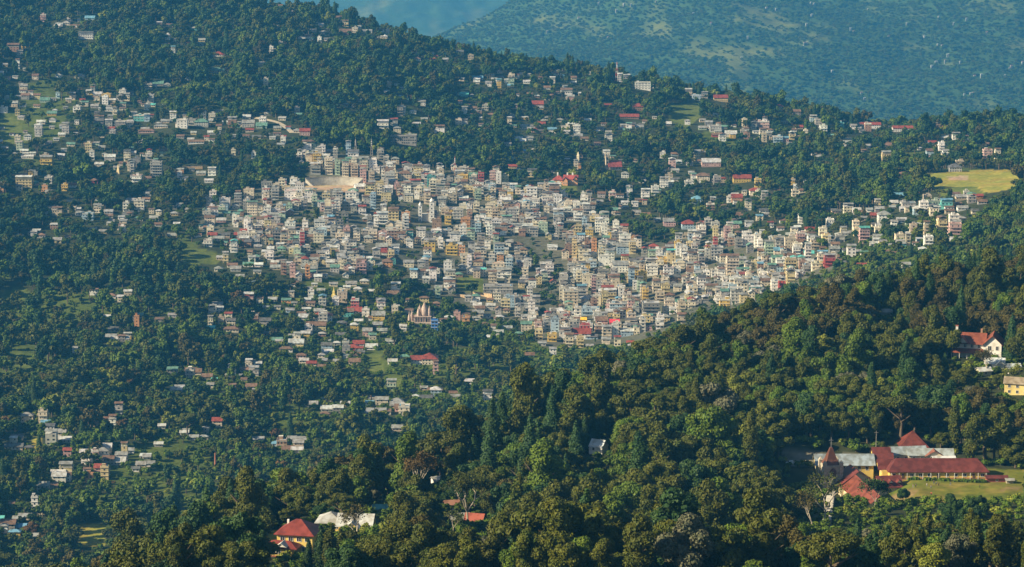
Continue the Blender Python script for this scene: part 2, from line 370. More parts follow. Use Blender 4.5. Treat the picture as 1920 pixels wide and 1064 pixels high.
# ------------------------------------------------------------------ buildings
PALE = {  # what one would call the colour : (albedo, weight in town)
 'white': ((0.74, 0.72, 0.68), 30), 'cream': ((0.64, 0.57, 0.44), 26), 'pale grey': ((0.42, 0.41, 0.38), 16), 'grey concrete': ((0.27, 0.26, 0.24), 14),
 'pale yellow': ((0.58, 0.48, 0.26), 6), 'yellow': ((0.60, 0.42, 0.11), 2), 'brick brown': ((0.30, 0.19, 0.13), 6), 'pink': ((0.52, 0.34, 0.31), 3),
 'pale green': ((0.38, 0.47, 0.36), 3), 'pale blue': ((0.36, 0.47, 0.55), 3), 'turquoise': ((0.14, 0.42, 0.40), .6), 'orange': ((0.55, 0.29, 0.13), 1.2), 'red': ((0.42, 0.08, 0.07), .5), 'beige': ((0.50, 0.42, 0.31), 10)}
ROOF = {'grey tin': ((0.25, 0.255, 0.25), 26), 'pale tin': ((0.42, 0.43, 0.43), 14), 'rusty brown tin': ((0.17, 0.105, 0.070), 20), 'red': ((0.24, 0.055, 0.036), 3.5),
        'green': ((0.11, 0.22, 0.17), 4), 'blue': ((0.13, 0.28, 0.40), 2), 'turquoise': ((0.12, 0.44, 0.40), .7), 'dark': ((0.11, 0.11, 0.11), 8)}
def pick(tab, rg):
    ks = list(tab); w = [tab[k][1] for k in ks]; return rg.choices(ks, w)[0]
def jit(c, rg, a=.12):
    k = 1+rg.uniform(-a, a); return tuple(min(.8, max(.01, v*k*(1+rg.uniform(-.03, .03)))) for v in c)
WIN = (0.03, 0.035, 0.04)
def facade_windows(mb, x0, x1, y0, y1, z, fh, rg, spx, sill=None, wh=1.35, ww=1.15):
    """dark panes set in pale surrounds on the four sides of one storey"""
    a = z+.95; bz = a+wh; L = x1-x0; Dp = y1-y0
    nx = max(1, int(L/spx)); ny = max(1, int(Dp/spx))
    pf, pl = rg.choice([.95, .9, .75]), rg.choice([.9, .6, .15])
    for i in range(nx):
        cx = x0+(i+.5)*L/nx
        for yy, sg in ((y0, -1), (y1, 1)):
            if rg.random() < pf:
                ya, yb = sorted((yy-sg*.2, yy+sg*.04)); mb.box(cx-ww/2, cx+ww/2, ya, yb, a, bz, 'glass', WIN)
                if sill: mb.box(cx-ww/2-.15, cx+ww/2+.15, min(yy-sg*.1, yy+sg*.14), max(yy-sg*.1, yy+sg*.14), a-.14, a, 'paint', sill)
    for i in range(ny):
        cy = y0+(i+.5)*Dp/ny
        for xx, sg in ((x0, -1), (x1, 1)):
            if rg.random() < pl:
                xa, xb = sorted((xx-sg*.2, xx+sg*.04)); mb.box(xa, xb, cy-ww/2, cy+ww/2, a, bz, 'glass', WIN)
def gen_block(w, d, fl, wall, rg, roofcol=None, found=6.0, style=None):
    """flat-roofed storeyed building: returns wall and roof builders"""
    W, Rf = MB(), MB(); fh = 3.05; x0, x1, y0, y1 = -w/2, w/2, -d/2, d/2
    trim = jit((0.55, 0.52, 0.46), rg) if rg.random() < .6 else tuple(min(.8, c*.7) for c in wall)
    style = style or rg.choice(['band', 'band', 'plain', 'balcony', 'balcony'])
    W.box(x0, x1, y0, y1, -found, fl*fh, 'paint', wall)
    wsp = rg.uniform(2.2, 4.0); ww_ = rg.choice([.8, 1.0, 1.2, 1.7]); wh_ = rg.uniform(1.0, 1.5)
    for f in range(fl):
        z = f*fh
        if style != 'plain' or f == fl-1:
            o = .35 if style == 'band' else .14
            W.box(x0-o, x1+o, y0-o, y1+o, z+fh-.22, z+fh-.02 if f < fl-1 else z+fh+.05, 'paint', trim)
        if style == 'balcony' and f > 0:
            W.box(x0+.3, x1-.3, y0-1.15, y0-.0, z-.15, z+.02, 'paint', trim); W.box(x0+.3, x1-.3, y0-1.2, y0-1.1, z+.02, z+.95, 'paint', tuple(min(.8, c*1.05) for c in wall))
            if rg.random() < .5: W.box(x0-1.1, x0, y0+.4, y1-.4, z-.15, z+.02, 'paint', trim); W.box(x0-1.15, x0-1.05, y0+.4, y1-.4, z+.02, z+.9, 'paint', wall)
        facade_windows(W, x0, x1, y0, y1, z, fh, rg, wsp, None, wh_, ww_)
    T = fl*fh+.05; rc = roofcol or jit((0.30, 0.29, 0.27), rg)
    k = rg.random()
    Rf.box(x0-.1, x1+.1, y0-.1, y1+.1, T, T+.12, 'paint', rc)
    if k < .62:
        pc = wall if rg.random() < .6 else trim
        for a in ((x0-.1, x1+.1, y0-.1, y0+.08), (x0-.1, x1+.1, y1-.08, y1+.1), (x0-.1, x0+.08, y0+.08, y1-.08), (x1-.08, x1+.1, y0+.08, y1-.08)): Rf.box(*a, T+.12, T+.95, 'paint', pc)
        sx = rg.uniform(x0+.6, max(x0+.7, x1-3.6)); sy = rg.uniform(y0+1, max(y0+1.1, y1-3.6))
        Rf.box(sx, sx+min(3, w*.4), sy, sy+min(3, d*.4), T+.12, T+2.4, 'paint', jit(wall, rg)); Rf.box(sx-.2, sx+min(3, w*.4)+.2, sy-.2, sy+min(3, d*.4)+.2, T+2.4, T+2.55, 'paint', trim)
        if rg.random() < .6:
            tx = rg.uniform(x0+1, x1-1); ty = rg.uniform(y0+.8, y1-.8); c = rg.choice([(0.03, 0.03, 0.03), (0.5, 0.5, 0.5), (0.10, 0.25, 0.42)])
            Rf.tube([(tx, ty, T+.12), (tx, ty, T+1.5), (tx, ty, T+1.75)], [.65, .65, .3], 'tin', c, 8)
        if rg.random() < .5:
            for i in range(rg.randint(3, 6)):
                cx = x0+.25 if i % 2 else x1-.25; cy = y0+.3+(d-.6)*(i//2)/2.0; Rf.box(cx-.15, cx+.15, cy-.15, cy+.15, T+.12, T+rg.uniform(1.2, 2.2), 'paint', rc)
    else:
        tc = jit(ROOF[pick(ROOF, rg)][0], rg)
        for cx in (x0+.3, x1-.3):
            for cy in (y0+.3, y1-.3): Rf.box(cx-.12, cx+.12, cy-.12, cy+.12, T+.12, T+2.2, 'paint', trim)
        if k < .8: Rf.box(x0+.6, x1-.6, y0+.6, y1-.6, T+.12, T+2.1, 'paint', jit(wall, rg))
        Rf.gable(x0, x1, y0, y1, T+2.35, min(w, d)*.14, 'x' if w > d else 'y', .5, 'tin', tc)
    return W, Rf
def gen_house(w, d, fl, wall, rcol, rg, found=5.0, kind='gable', pitch=.3, spx=2.6):
    W, Rf = MB(), MB(); fh = 2.55; x0, x1, y0, y1 = -w/2, w/2, -d/2, d/2
    W.box(x0, x1, y0, y1, -found, fl*fh, 'paint', wall)
    base = tuple(c*.6 for c in wall); W.box(x0-.05, x1+.05, y0-.05, y1+.05, -found, .35, 'paint', base)
    for f in range(fl):
        facade_windows(W, x0, x1, y0, y1, f*fh-.1, fh, rg, spx, None, 1.1, 1.0)
        if f > 0: W.box(x0-.12, x1+.12, y0-.12, y1+.12, f*fh-.1, f*fh+.08, 'paint', tuple(min(.8, c*.75) for c in wall))
    h = min(w, d)*.5*pitch*2
    if kind == 'hip': Rf.hip(x0, x1, y0, y1, fl*fh+.2, h, .6, 'tin', rcol)
    elif kind == 'shed':
        z = fl*fh+.1; P = [(x0-.4, y0-.5, z), (x1+.4, y0-.5, z), (x1+.4, y1+.4, z+d*.16), (x0-.4, y1+.4, z+d*.16)]
        Rf.hull(P+[(p[0], p[1], p[2]+.12) for p in P], [(3, 2, 1, 0), (4, 5, 6, 7), (0, 1, 5, 4), (1, 2, 6, 5), (2, 3, 7, 6), (3, 0, 4, 7)], 'tin', rcol)
        W.hull([(x0, y0, z-.1), (x1, y0, z-.1), (x1, y1, z-.1), (x0, y1, z-.1), (x0, y1, z+d*.15), (x1, y1, z+d*.15)], [(0, 4, 3), (1, 2, 5), (3, 4, 5, 2)], 'paint', wall)
    else: Rf.gable(x0, x1, y0, y1, fl*fh, h, 'x' if w >= d else 'y', .6, 'tin', rcol, wall)
    return W, Rf
REQA = np.zeros((266*2, 480*2), np.float32); REQ = np.zeros((266*2, 480*2), np.float32)    # how far the houses that must stay in sight are (half photo resolution)
def need(cx, cy, w, h, dist, frac=1.0, strict=False):
    """remember that something at this distance should not vanish behind trees"""
    x0, x1 = int((cx-w/2)/2), int((cx+w/2)/2)+1; y0, y1 = int((cy-h*frac)/2), int(cy/2)+1
    x0, x1 = max(0, x0), min(960, x1); y0, y1 = max(0, y0), min(532, y1)
    if x1 > x0 and y1 > y0 and strict: REQA[y0:y1, x0:x1] = np.maximum(REQA[y0:y1, x0:x1], dist)
    if x1 > x0 and y1 > y0: REQ[y0:y1, x0:x1] = np.maximum(REQ[y0:y1, x0:x1], dist)
FOOT = []                                      # footprints, plus circles cleared of trees to admit sun (x, y, radius)
THINGS = []                                    # (object, desc parts, px, py) for the labels
NUM = ['', 'one', 'two', 'three', 'four', 'five', 'six', 'seven', 'eight', 'nine']
BLD = []                                       # queue: dicts, individual ones built later by size
def add_b(px, py, wpx, kind='block', fl=3, wall=None, roof=None, rot=None, dep=None, hero=None, dmin=1560, wname=None, must=.8, X=None, Y=None, wm=None, style=None, pitch=.3, noneed=False):
    rg = random.Random(len(BLD)*7919+13)
    if X is None: X, Y, Z = hit(px, py, dmin)
    else: Z = float(ground(X, Y))
    dist = math.hypot(X, Y); mpp = dist/FPX
    if rot is None: rot = rg.choice([rg.uniform(-65, -25), rg.uniform(-40, -5), rg.uniform(14, 60)])
    r = R(rot)
    if wm is None:
        w = max(4.5, wpx*mpp/(abs(math.cos(r))+.55*abs(math.sin(r)))); d = dep or w*rg.uniform(.65, .95)
    else: w = wm; d = dep or w*(rg.uniform(.8, 1.2) if kind == 'block' else rg.uniform(.55, .85))
    wn_ = wall or pick(PALE, rg); rn_ = roof or pick(ROOF, rg)
    b = dict(px=px, py=py, X=X, Y=Y, Z=Z, w=w, d=d, fl=fl, kind=kind, wall=wn_, roof=rn_, rot=r, hero=hero, rg=rg, dist=dist, style=style, pitch=pitch)
    # set the base a little up the slope so that its front wall stands where the line of sight meets the ground
    hh = fl*3.0/mpp
    b['size'] = (w/mpp)*(hh+6); BLD.append(b)
    if not noneed: need(px, py-hh*.15, (w*abs(math.cos(r))+d*abs(math.sin(r)))/mpp*.9, hh+4, dist-d, must, bool(hero and wpx >= 28))
    FOOT.append((X, Y, max(w, d)*.62)); return b
# named one by one from the photograph: (px, py of the base, width px, kind, storeys, wall, roof, rotation, depth m or None)
L = [
 (162,73,30,'block',3,'white','pale tin',38,9),(169,37,20,'house',1,'pale blue','blue',20,None),(26,96,24,'block',3,'brick brown','rusty brown tin',14,None),(38,108,12,'block',2,'pale grey','grey tin',14,None),
 (124,47,18,'house',1,'cream','grey tin',20,None),(138,52,11,'house',1,'pink','rusty brown tin',-10,None),(108,52,12,'house',1,'white','pale tin',10,None),(57,38,9,'house',1,'white','blue',5,None),
 (200,187,17,'block',2,'yellow','grey tin',4,None),(261,227,20,'block',3,'turquoise','grey tin',6,None),(276,228,12,'block',2,'pale blue','blue',30,None),
 (187,241,18,'block',6,'grey concrete','grey tin',10,None),(205,243,14,'block',4,'pale grey','grey tin',12,None),(226,243,22,'block',5,'grey concrete','grey tin',16,None),(244,240,12,'block',3,'cream','grey tin',22,None),
 (325,228,13,'block',4,'white','grey tin',22,None),(342,240,22,'block',5,'white','grey tin',18,None),(360,235,18,'block',3,'pale grey','grey tin',24,None),(382,225,10,'block',4,'white','rusty brown tin',20,None),(398,228,14,'block',4,'cream','rusty brown tin',24,None),
 (436,238,18,'block',5,'brick brown','grey tin',18,None),(378,237,28,'house',2,'pale grey','green',6,None),(466,238,26,'house',2,'pale grey','grey tin',25,None),(302,241,28,'house',1,'cream','grey tin',-16,5),(275,250,30,'house',1,'pink','rusty brown tin',4,6),
 (279,167,14,'block',2,'cream','grey tin',8,None),(297,160,20,'house',1,'grey concrete','green',2,None),(408,136,26,'house',1,'beige','green',4,None),(410,106,20,'house',1,'white','red',6,None),(150,147,18,'house',1,'cream','grey tin',0,None),(110,145,12,'house',1,'white','grey tin',0,None),
 (172,178,10,'house',1,'yellow','grey tin',0,None),(8,212,14,'block',2,'white','grey tin',12,None),(98,216,18,'house',1,'yellow','green',4,None),(85,192,18,'house',1,'pale green','green',4,None),(58,184,10,'block',2,'white','grey tin',10,None),
 (632,12,22,'house',1,'white','rusty brown tin',0,None),(520,6,22,'house',2,'white','rusty brown tin',6,None),(648,50,12,'block',2,'pale yellow','grey tin',14,None),(632,35,10,'house',1,'orange','rusty brown tin',0,None),(648,64,22,'house',1,'brick brown','rusty brown tin',0,None),
 (717,72,20,'house',1,'cream','pale tin',4,None),(688,61,20,'house',1,'white','grey tin',-8,4),(681,46,8,'house',1,'pale green','green',0,None),(775,104,14,'house',1,'white','red',4,None),(812,116,10,'house',1,'pink','red',4,None),(817,109,8,'house',1,'yellow','red',4,None),
 (894,110,14,'house',1,'white','red',0,None),(576,72,16,'house',1,'white','rusty brown tin',0,None),(607,65,16,'house',1,'white','grey tin',0,None),(490,123,12,'house',1,'beige','grey tin',10,None),(516,92,8,'house',1,'beige','rusty brown tin',0,None),
 (895,150,22,'house',1,'pale blue','blue',8,None),(916,162,12,'house',2,'white','grey tin',8,None),(953,155,14,'house',1,'cream','grey tin',4,None),(870,181,16,'house',1,'turquoise','turquoise',0,None),(910,207,12,'block',3,'pale grey','grey tin',6,None),(871,213,11,'block',3,'white','grey tin',10,None),(870,233,14,'house',2,'white','dark',10,None),
 (718,240,24,'block',3,'white','rusty brown tin',18,None),(737,236,20,'block',3,'pale grey','rusty brown tin',20,None),(745,248,14,'house',2,'cream','grey tin',0,None),(757,270,50,'block',4,'grey concrete','grey tin',4,11),(773,268,18,'block',4,'pale grey','grey tin',6,None),
 (755,216,12,'block',4,'white','blue',24,None),(824,249,22,'block',3,'white','pale tin',30,None),(491,240,20,'house',1,'pale green','green',0,None),(576,284,22,'block',4,'white','pale tin',24,10),(590,280,18,'block',3,'pale green','green',24,None),(572,254,20,'house',2,'pink','red',4,None),
 (1006,100,20,'house',1,'beige','pale tin',6,None),(996,110,16,'house',1,'white','red',4,None),(1035,116,16,'house',1,'beige','rusty brown tin',0,None),(1100,117,16,'house',1,'white','pale tin',16,None),(1119,124,8,'house',1,'yellow','grey tin',0,None),(1072,114,14,'house',1,'pink','rusty brown tin',0,None),
 (1095,143,8,'house',2,'white','grey tin',0,None),(1048,140,8,'house',2,'white','grey tin',0,None),(992,143,6,'house',1,'white','grey tin',0,None),
 (1164,153,14,'block',5,'white','grey tin',16,None),(1175,152,14,'block',4,'pale grey','grey tin',16,None),(1205,168,30,'block',4,'white','grey tin',4,10),(1221,165,10,'house',3,'white','grey tin',20,None),(1290,142,16,'block',2,'beige','grey tin',2,None),(1306,138,10,'house',1,'red','red',2,None),
 (1306,188,18,'block',3,'pale blue','pale tin',-8,None),(1321,184,12,'block',3,'pale grey','blue',-8,None),(1292,172,12,'block',2,'cream','pale tin',8,None),(1351,190,30,'house',2,'pale yellow','red',24,12),(1197,207,20,'house',3,'brick brown','red',2,None),(1140,202,14,'house',1,'brick brown','red',2,None),(1180,222,38,'house',1,'brick brown','red',-8,10),
 (1008,199,22,'house',1,'pink','red',2,None),(1070,188,14,'house',2,'pink','grey tin',6,None),(1062,176,22,'block',1,'white','grey tin',2,None),(1060,246,18,'block',3,'cream','grey tin',14,None),(1035,250,18,'house',2,'white','blue',20,None),(1096,264,14,'house',1,'cream','rusty brown tin',0,None),
 (1003,248,14,'house',1,'pink','red',0,None),(1175,248,14,'house',1,'yellow','green',0,None),(984,242,20,'house',1,'white','grey tin',10,None),
 (1428,238,28,'block',3,'pink','pale tin',4,10),(1341,247,22,'block',3,'pale grey','grey tin',4,None),(1370,255,22,'house',1,'white','pale tin',2,None),(1460,205,18,'house',2,'pale yellow','red',4,None),(1478,205,12,'house',1,'pale yellow','red',4,None),(1458,266,18,'block',3,'pale blue','grey tin',4,None),
 (1631,236,40,'house',3,'white','red',3,9),(1692,239,38,'house',3,'white','red',-2,9),(1661,232,16,'house',2,'pale grey','dark',2,None),(1712,229,12,'house',1,'brick brown','red',0,None),(1772,228,12,'house',1,'orange','red',14,None),(1600,243,12,'house',2,'white','grey tin',0,None),
 (1792,262,14,'block',3,'white','green',4,None),(1771,262,12,'house',1,'grey concrete','pale tin',0,None),(1661,303,17,'block',4,'pale yellow','grey tin',4,None),(1851,297,18,'block',5,'pink','grey tin',12,None),(1870,298,12,'block',5,'cream','pale tin',12,None),(1694,331,22,'house',1,'yellow','rusty brown tin',4,8),
 (1790,322,26,'house',2,'pale grey','dark',12,None),(1799,313,16,'block',2,'beige','grey tin',6,None),(1625,278,14,'house',1,'white','grey tin',20,None),
 (88,308,22,'block',3,'yellow','rusty brown tin',2,None),(46,351,30,'block',4,'pale yellow','grey tin',2,9),(59,350,8,'block',8,'yellow','grey tin',2,6),(3,362,10,'block',5,'orange','grey tin',4,None),(84,360,12,'block',2,'orange','rusty brown tin',4,None),(122,358,12,'block',3,'yellow','grey tin',4,None),
 (115,300,14,'house',3,'pink','pale tin',10,None),(173,300,10,'block',5,'white','grey tin',20,None),(207,302,22,'house',2,'pale grey','pale tin',18,None),(52,297,24,'house',1,'white','pale tin',-16,5),(262,392,19,'block',5,'cream','grey tin',2,None),(166,412,22,'block',2,'pale blue','blue',10,None),
 (108,404,18,'block',2,'beige','grey tin',2,None),(238,408,18,'house',1,'cream','dark',24,None),(294,330,24,'block',8,'pale grey','rusty brown tin',22,None),(398,329,17,'block',3,'white','dark',4,None),(337,334,10,'block',3,'white','red',6,None),(256,340,22,'block',2,'white','red',8,None),
 (392,342,20,'house',1,'white','pale tin',-14,5),(368,270,30,'house',1,'white','rusty brown tin',4,6),(438,292,10,'block',3,'cream','grey tin',12,None),(400,376,16,'block',4,'white','grey tin',12,None),(422,390,26,'block',4,'white','rusty brown tin',18,None),(447,378,12,'block',4,'pink','grey tin',14,None),(467,372,24,'block',4,'cream','red',10,None),
 (440,421,8,'block',5,'white','blue',12,None),(411,452,22,'house',1,'beige','grey tin',4,None),(440,462,20,'house',2,'pink','red',6,None),(323,446,18,'house',1,'yellow','grey tin',6,None),(36,447,14,'house',1,'white','pale tin',16,None),(60,441,14,'house',1,'beige','grey tin',0,None),
 (516,374,18,'block',6,'pale grey','grey tin',18,None),(546,374,30,'block',5,'white','red',14,10),(560,378,12,'block',5,'cream','grey tin',18,None),
 (595,312,20,'block',7,'yellow','grey tin',12,None),(617,326,18,'block',9,'cream','grey tin',10,None),(633,328,12,'block',8,'pale green','grey tin',10,None),(648,332,15,'block',8,'cream','grey tin',10,None),(665,336,17,'block',7,'beige','grey tin',10,None),(681,342,14,'block',8,'pink','grey tin',10,None),
 (697,342,14,'block',6,'beige','grey tin',12,None),(663,302,24,'block',4,'white','dark',6,None),(731,340,22,'block',5,'pale grey','dark',8,None),(760,338,30,'house',4,'beige','rusty brown tin',10,10),(787,318,9,'block',3,'red','grey tin',4,None),(741,306,18,'house',2,'beige','grey tin',6,None),
 (902,346,14,'block',6,'red','grey tin',4,None),(887,336,20,'house',3,'pale green','green',16,None),(762,362,22,'block',4,'white','grey tin',6,None),(700,391,13,'block',8,'pale blue','blue',20,8),(612,380,19,'block',5,'pale yellow','grey tin',12,None),(590,388,13,'block',6,'pale green','grey tin',14,None),
 (633,396,14,'block',6,'white','grey tin',24,None),(718,452,19,'block',4,'pink','grey tin',2,None),(716,471,24,'house',2,'red','grey tin',2,None),(691,455,19,'house',2,'beige','grey tin',2,None),(567,462,11,'block',7,'red','grey tin',16,None),(531,408,12,'block',5,'brick brown','grey tin',24,None),
 (738,412,24,'block',5,'pale yellow','red',10,None),(761,416,20,'block',4,'orange','grey tin',14,None),(873,438,22,'block',7,'orange','grey tin',20,None),(887,438,10,'block',6,'white','grey tin',20,None),(819,428,22,'block',5,'brick brown','dark',10,None),(840,420,16,'block',4,'yellow','grey tin',16,None),
 (806,470,24,'block',5,'yellow','grey tin',4,None),(847,478,28,'block',4,'yellow','grey tin',6,None),(884,480,16,'block',6,'pale grey','grey tin',14,None),(902,465,18,'block',6,'grey concrete','grey tin',16,None),(930,470,13,'block',7,'pale green','grey tin',4,None),(866,480,14,'block',5,'orange','grey tin',4,None),
 (800,496,18,'house',4,'yellow','blue',14,None),(853,452,22,'house',4,'white','grey tin',8,None),(727,500,24,'house',3,'orange','rusty brown tin',6,None),(678,512,22,'block',5,'pink','grey tin',4,None),(549,520,13,'block',6,'pink','grey tin',10,None),(532,515,13,'block',6,'brick brown','grey tin',10,None),
 (934,548,64,'block',3,'grey concrete','grey tin',-2,13),(945,520,34,'block',3,'white','grey tin',4,9),(628,510,20,'house',2,'pale grey','green',8,None),(577,524,10,'block',6,'orange','grey tin',8,None),
 (998,332,20,'block',3,'pale yellow','grey tin',2,None),(1303,301,24,'block',5,'pale yellow','pale tin',20,None),(1333,312,44,'house',3,'pink','pale tin',12,13),(1316,300,16,'block',4,'yellow','grey tin',20,None),(1080,318,10,'block',4,'cream','grey tin',6,None),
 (1210,374,20,'block',4,'white','grey tin',18,None),(1245,352,20,'block',4,'white','rusty brown tin',18,None),(1228,366,18,'block',4,'white','grey tin',18,None),(1254,338,18,'block',3,'beige','red',8,None),(1300,345,12,'block',5,'white','red',6,None),(1318,338,30,'house',3,'cream','rusty brown tin',12,None),
 (1391,342,40,'house',3,'yellow','red',6,12),(1421,352,14,'block',4,'yellow','grey tin',6,None),(1416,366,26,'house',2,'cream','red',6,None),(1381,378,26,'house',2,'orange','red',-18,None),(1368,380,12,'block',3,'white','rusty brown tin',6,None),(1307,382,24,'house',2,'pale blue','blue',2,None),
 (1291,428,34,'house',3,'pale blue','red',24,13),(1255,424,30,'house',2,'pink','grey tin',14,10),(1232,416,14,'house',1,'grey concrete','grey tin',14,None),(1150,402,20,'house',3,'cream','green',8,None),(1341,435,18,'block',4,'pale grey','grey tin',4,None),(1380,428,24,'house',3,'pink','green',6,None),
 (1046,388,20,'block',6,'white','pale tin',26,None),(1066,394,16,'block',4,'cream','grey tin',16,None),(1025,410,13,'block',6,'cream','grey tin',22,None),(1003,390,22,'block',4,'white','dark',20,None),(1047,412,24,'block',4,'pale blue','grey tin',10,None),(1047,440,13,'block',7,'pale grey','grey tin',20,None),
 (1018,436,22,'block',5,'pale green','grey tin',30,None),(1133,449,14,'block',7,'white','grey tin',12,None),(1161,452,14,'block',6,'white','grey tin',16,None),(1146,452,13,'block',5,'yellow','grey tin',12,None),(1084,445,16,'block',6,'pale yellow','grey tin',16,None),(1105,452,18,'block',6,'yellow','grey tin',18,None),
 (1077,490,12,'block',10,'pale yellow','grey tin',20,None),(1114,472,12,'block',6,'orange','grey tin',10,None),(1168,475,28,'house',4,'pale blue','grey tin',4,None),(1186,476,16,'block',6,'pale yellow','grey tin',16,None),(1226,472,22,'house',2,'pink','red',12,None),(1243,502,20,'block',5,'yellow','grey tin',14,None),
 (1258,502,20,'block',8,'pale yellow','grey tin',-14,None),(1029,503,16,'house',4,'white','dark',16,None),(1082,524,18,'block',6,'white','dark',34,None),(1098,524,16,'block',5,'pale blue','grey tin',34,None),(1163,510,34,'house',4,'white','grey tin',4,None),(1373,512,28,'block',8,'cream','grey tin',6,None),
 (1341,470,10,'block',6,'red','grey tin',10,None),(1184,535,15,'block',8,'pale blue','grey tin',12,None),(1070,575,34,'block',7,'beige','grey tin',8,None),(1113,555,11,'block',9,'pink','grey tin',10,None),(1139,560,26,'block',5,'beige','grey tin',2,None),(1164,555,20,'block',5,'beige','grey tin',4,None),
 (1220,598,42,'block',7,'grey concrete','pale tin',26,14),(1183,592,16,'block',8,'pink','grey tin',12,None),(1255,582,24,'block',5,'cream','grey tin',20,None),(1276,580,24,'house',4,'white','green',14,None),(997,594,16,'block',8,'white','pale tin',12,None),(956,575,22,'block',5,'pale blue','pale tin',22,None),
 (1090,634,44,'house',2,'white','red',8,13),(1063,606,28,'house',1,'beige','rusty brown tin',0,8),(1087,604,28,'house',1,'orange','yellow tin',0,6),(987,622,26,'house',4,'cream','green',14,None),(1009,624,16,'block',5,'pink','rusty brown tin',8,None),(1067,650,18,'block',4,'cream','grey tin',6,None),
 (1088,652,14,'block',4,'pale yellow','rusty brown tin',6,None),(1043,594,28,'house',2,'white','pale tin',6,None),(1107,590,40,'block',2,'pale blue','grey tin',2,8),(1128,610,26,'house',2,'pink','rusty brown tin',4,None),(1152,614,20,'house',2,'red','crimson',0,None),(1180,603,14,'block',4,'yellow','grey tin',8,None),(1156,598,14,'block',3,'orange','grey tin',8,None),
 (1035,640,20,'block',3,'yellow','grey tin',8,None),
 (806,682,34,'house',2,'cream','red',22,15),(782,684,26,'house',2,'white','red',10,None),(556,652,32,'house',2,'pale yellow','pale tin',-30,None),(551,636,24,'house',1,'cream','grey tin',-20,None),(537,660,28,'house',1,'white','rusty brown tin',-32,6),(520,642,22,'house',1,'pale grey','green',-30,None),
 (593,620,44,'house',3,'pale yellow','rusty brown tin',4,9),(607,602,40,'house',2,'white','red',4,10),(665,619,20,'house',3,'yellow','pale tin',-32,None),(710,600,28,'house',2,'yellow','grey tin',2,None),(686,594,18,'block',3,'white','grey tin',-30,None),(665,588,32,'house',1,'cream','red',-4,None),
 (689,630,20,'house',2,'pink','grey tin',0,None),(697,655,22,'house',1,'white','pale tin',0,None),(661,656,24,'house',1,'red','red',4,None),(815,620,16,'block',4,'blue','blue',6,None),(756,622,16,'house',3,'white','pale tin',18,None),(896,596,24,'house',3,'cream','grey tin',4,None),
 (857,605,16,'block',4,'pink','grey tin',12,None),(920,582,22,'house',2,'pale grey','pale tin',14,None),(932,607,14,'house',2,'white','rusty brown tin',10,None),(737,560,24,'house',2,'beige','rusty brown tin',0,None),(821,558,12,'block',4,'pale green','grey tin',8,None),
 (615,665,24,'house',1,'pale grey','pale tin',-24,None),(570,686,20,'house',2,'cream','pale tin',-18,None),(665,683,24,'house',1,'beige','rusty brown tin',-20,None),(714,776,22,'house',1,'cream','grey tin',-14,None),(745,758,24,'house',1,'pale grey','grey tin',-24,None),(752,770,26,'house',1,'pink','rusty brown tin',-24,None),
 (780,750,20,'house',1,'cream','pale tin',-26,None),(818,742,24,'house',2,'pale blue','pale tin',20,None),(690,778,24,'house',1,'beige','grey tin',-20,None),(634,775,20,'house',2,'grey concrete','pale tin',0,None),(610,782,20,'house',1,'beige','rusty brown tin',-14,None),
 (880,720,20,'house',1,'white','pale tin',-10,None),(915,752,20,'block',3,'white','pale tin',-20,None),(817,702,9,'block',4,'pink','grey tin',6,None),(745,813,20,'house',2,'beige','grey tin',0,None),(518,838,18,'house',1,'pale blue','blue',-24,None),(540,848,24,'house',1,'pink','rusty brown tin',-10,None),(560,842,22,'house',2,'beige','grey tin',-16,None),(548,828,18,'house',1,'beige','grey tin',-20,None),
 (412,588,18,'house',3,'white','pale tin',22,None),(399,590,18,'block',2,'cream','grey tin',4,None),(395,610,12,'block',2,'cream','rusty brown tin',4,None),(415,608,14,'block',2,'beige','rusty brown tin',4,None),(396,620,16,'house',1,'turquoise','turquoise',0,None),(434,622,36,'house',1,'cream','rusty brown tin',10,7),
 (201,598,14,'house',1,'pale grey','pale tin',-30,None),(261,596,18,'house',1,'pale grey','green',-20,None),(257,612,7,'block',4,'orange','grey tin',0,None),(226,640,36,'house',1,'white','pale tin',10,6),(240,636,14,'block',1,'yellow','grey tin',0,None),(141,662,8,'house',2,'white','grey tin',0,None),(402,716,10,'house',1,'turquoise','turquoise',0,None),
 (365,702,28,'house',1,'cream','rusty brown tin',-8,None),(432,708,20,'house',1,'white','grey tin',-16,None),(395,732,14,'house',2,'cream','grey tin',12,None),(337,732,20,'house',1,'turquoise','grey tin',-16,None),(458,722,8,'house',2,'white','rusty brown tin',0,None),(470,690,20,'house',2,'white','grey tin',-20,None),
 (52,791,26,'house',2,'cream','grey tin',24,None),(86,797,18,'house',1,'white','blue',20,None),(175,799,20,'house',1,'beige','rusty brown tin',-16,None),(203,797,16,'house',2,'pale yellow','rusty brown tin',-14,None),(408,800,20,'house',2,'cream','red',8,None),(304,804,14,'house',1,'pale grey','pale tin',4,None),
 (27,842,38,'house',1,'cream','dark',24,7),(55,845,18,'house',1,'yellow','dark',24,None),(106,816,38,'house',1,'cream','grey tin',4,7),(122,830,26,'house',1,'pale grey','pale tin',6,None),(127,856,16,'house',2,'pink','red',10,None),(198,850,26,'house',2,'cream','pale tin',8,None),(180,862,7,'block',3,'pink','grey tin',0,None),
 (218,870,40,'house',1,'pale grey','pale tin',-14,None),(234,858,12,'block',4,'pale yellow','pale tin',14,None),(276,862,16,'house',1,'grey concrete','grey tin',-20,None),(265,882,20,'house',2,'pale yellow','grey tin',-16,None),(255,884,14,'house',1,'white','dark',0,None),(168,905,15,'block',3,'orange','pale tin',10,None),(197,899,16,'block',4,'pale yellow','grey tin',-10,None),
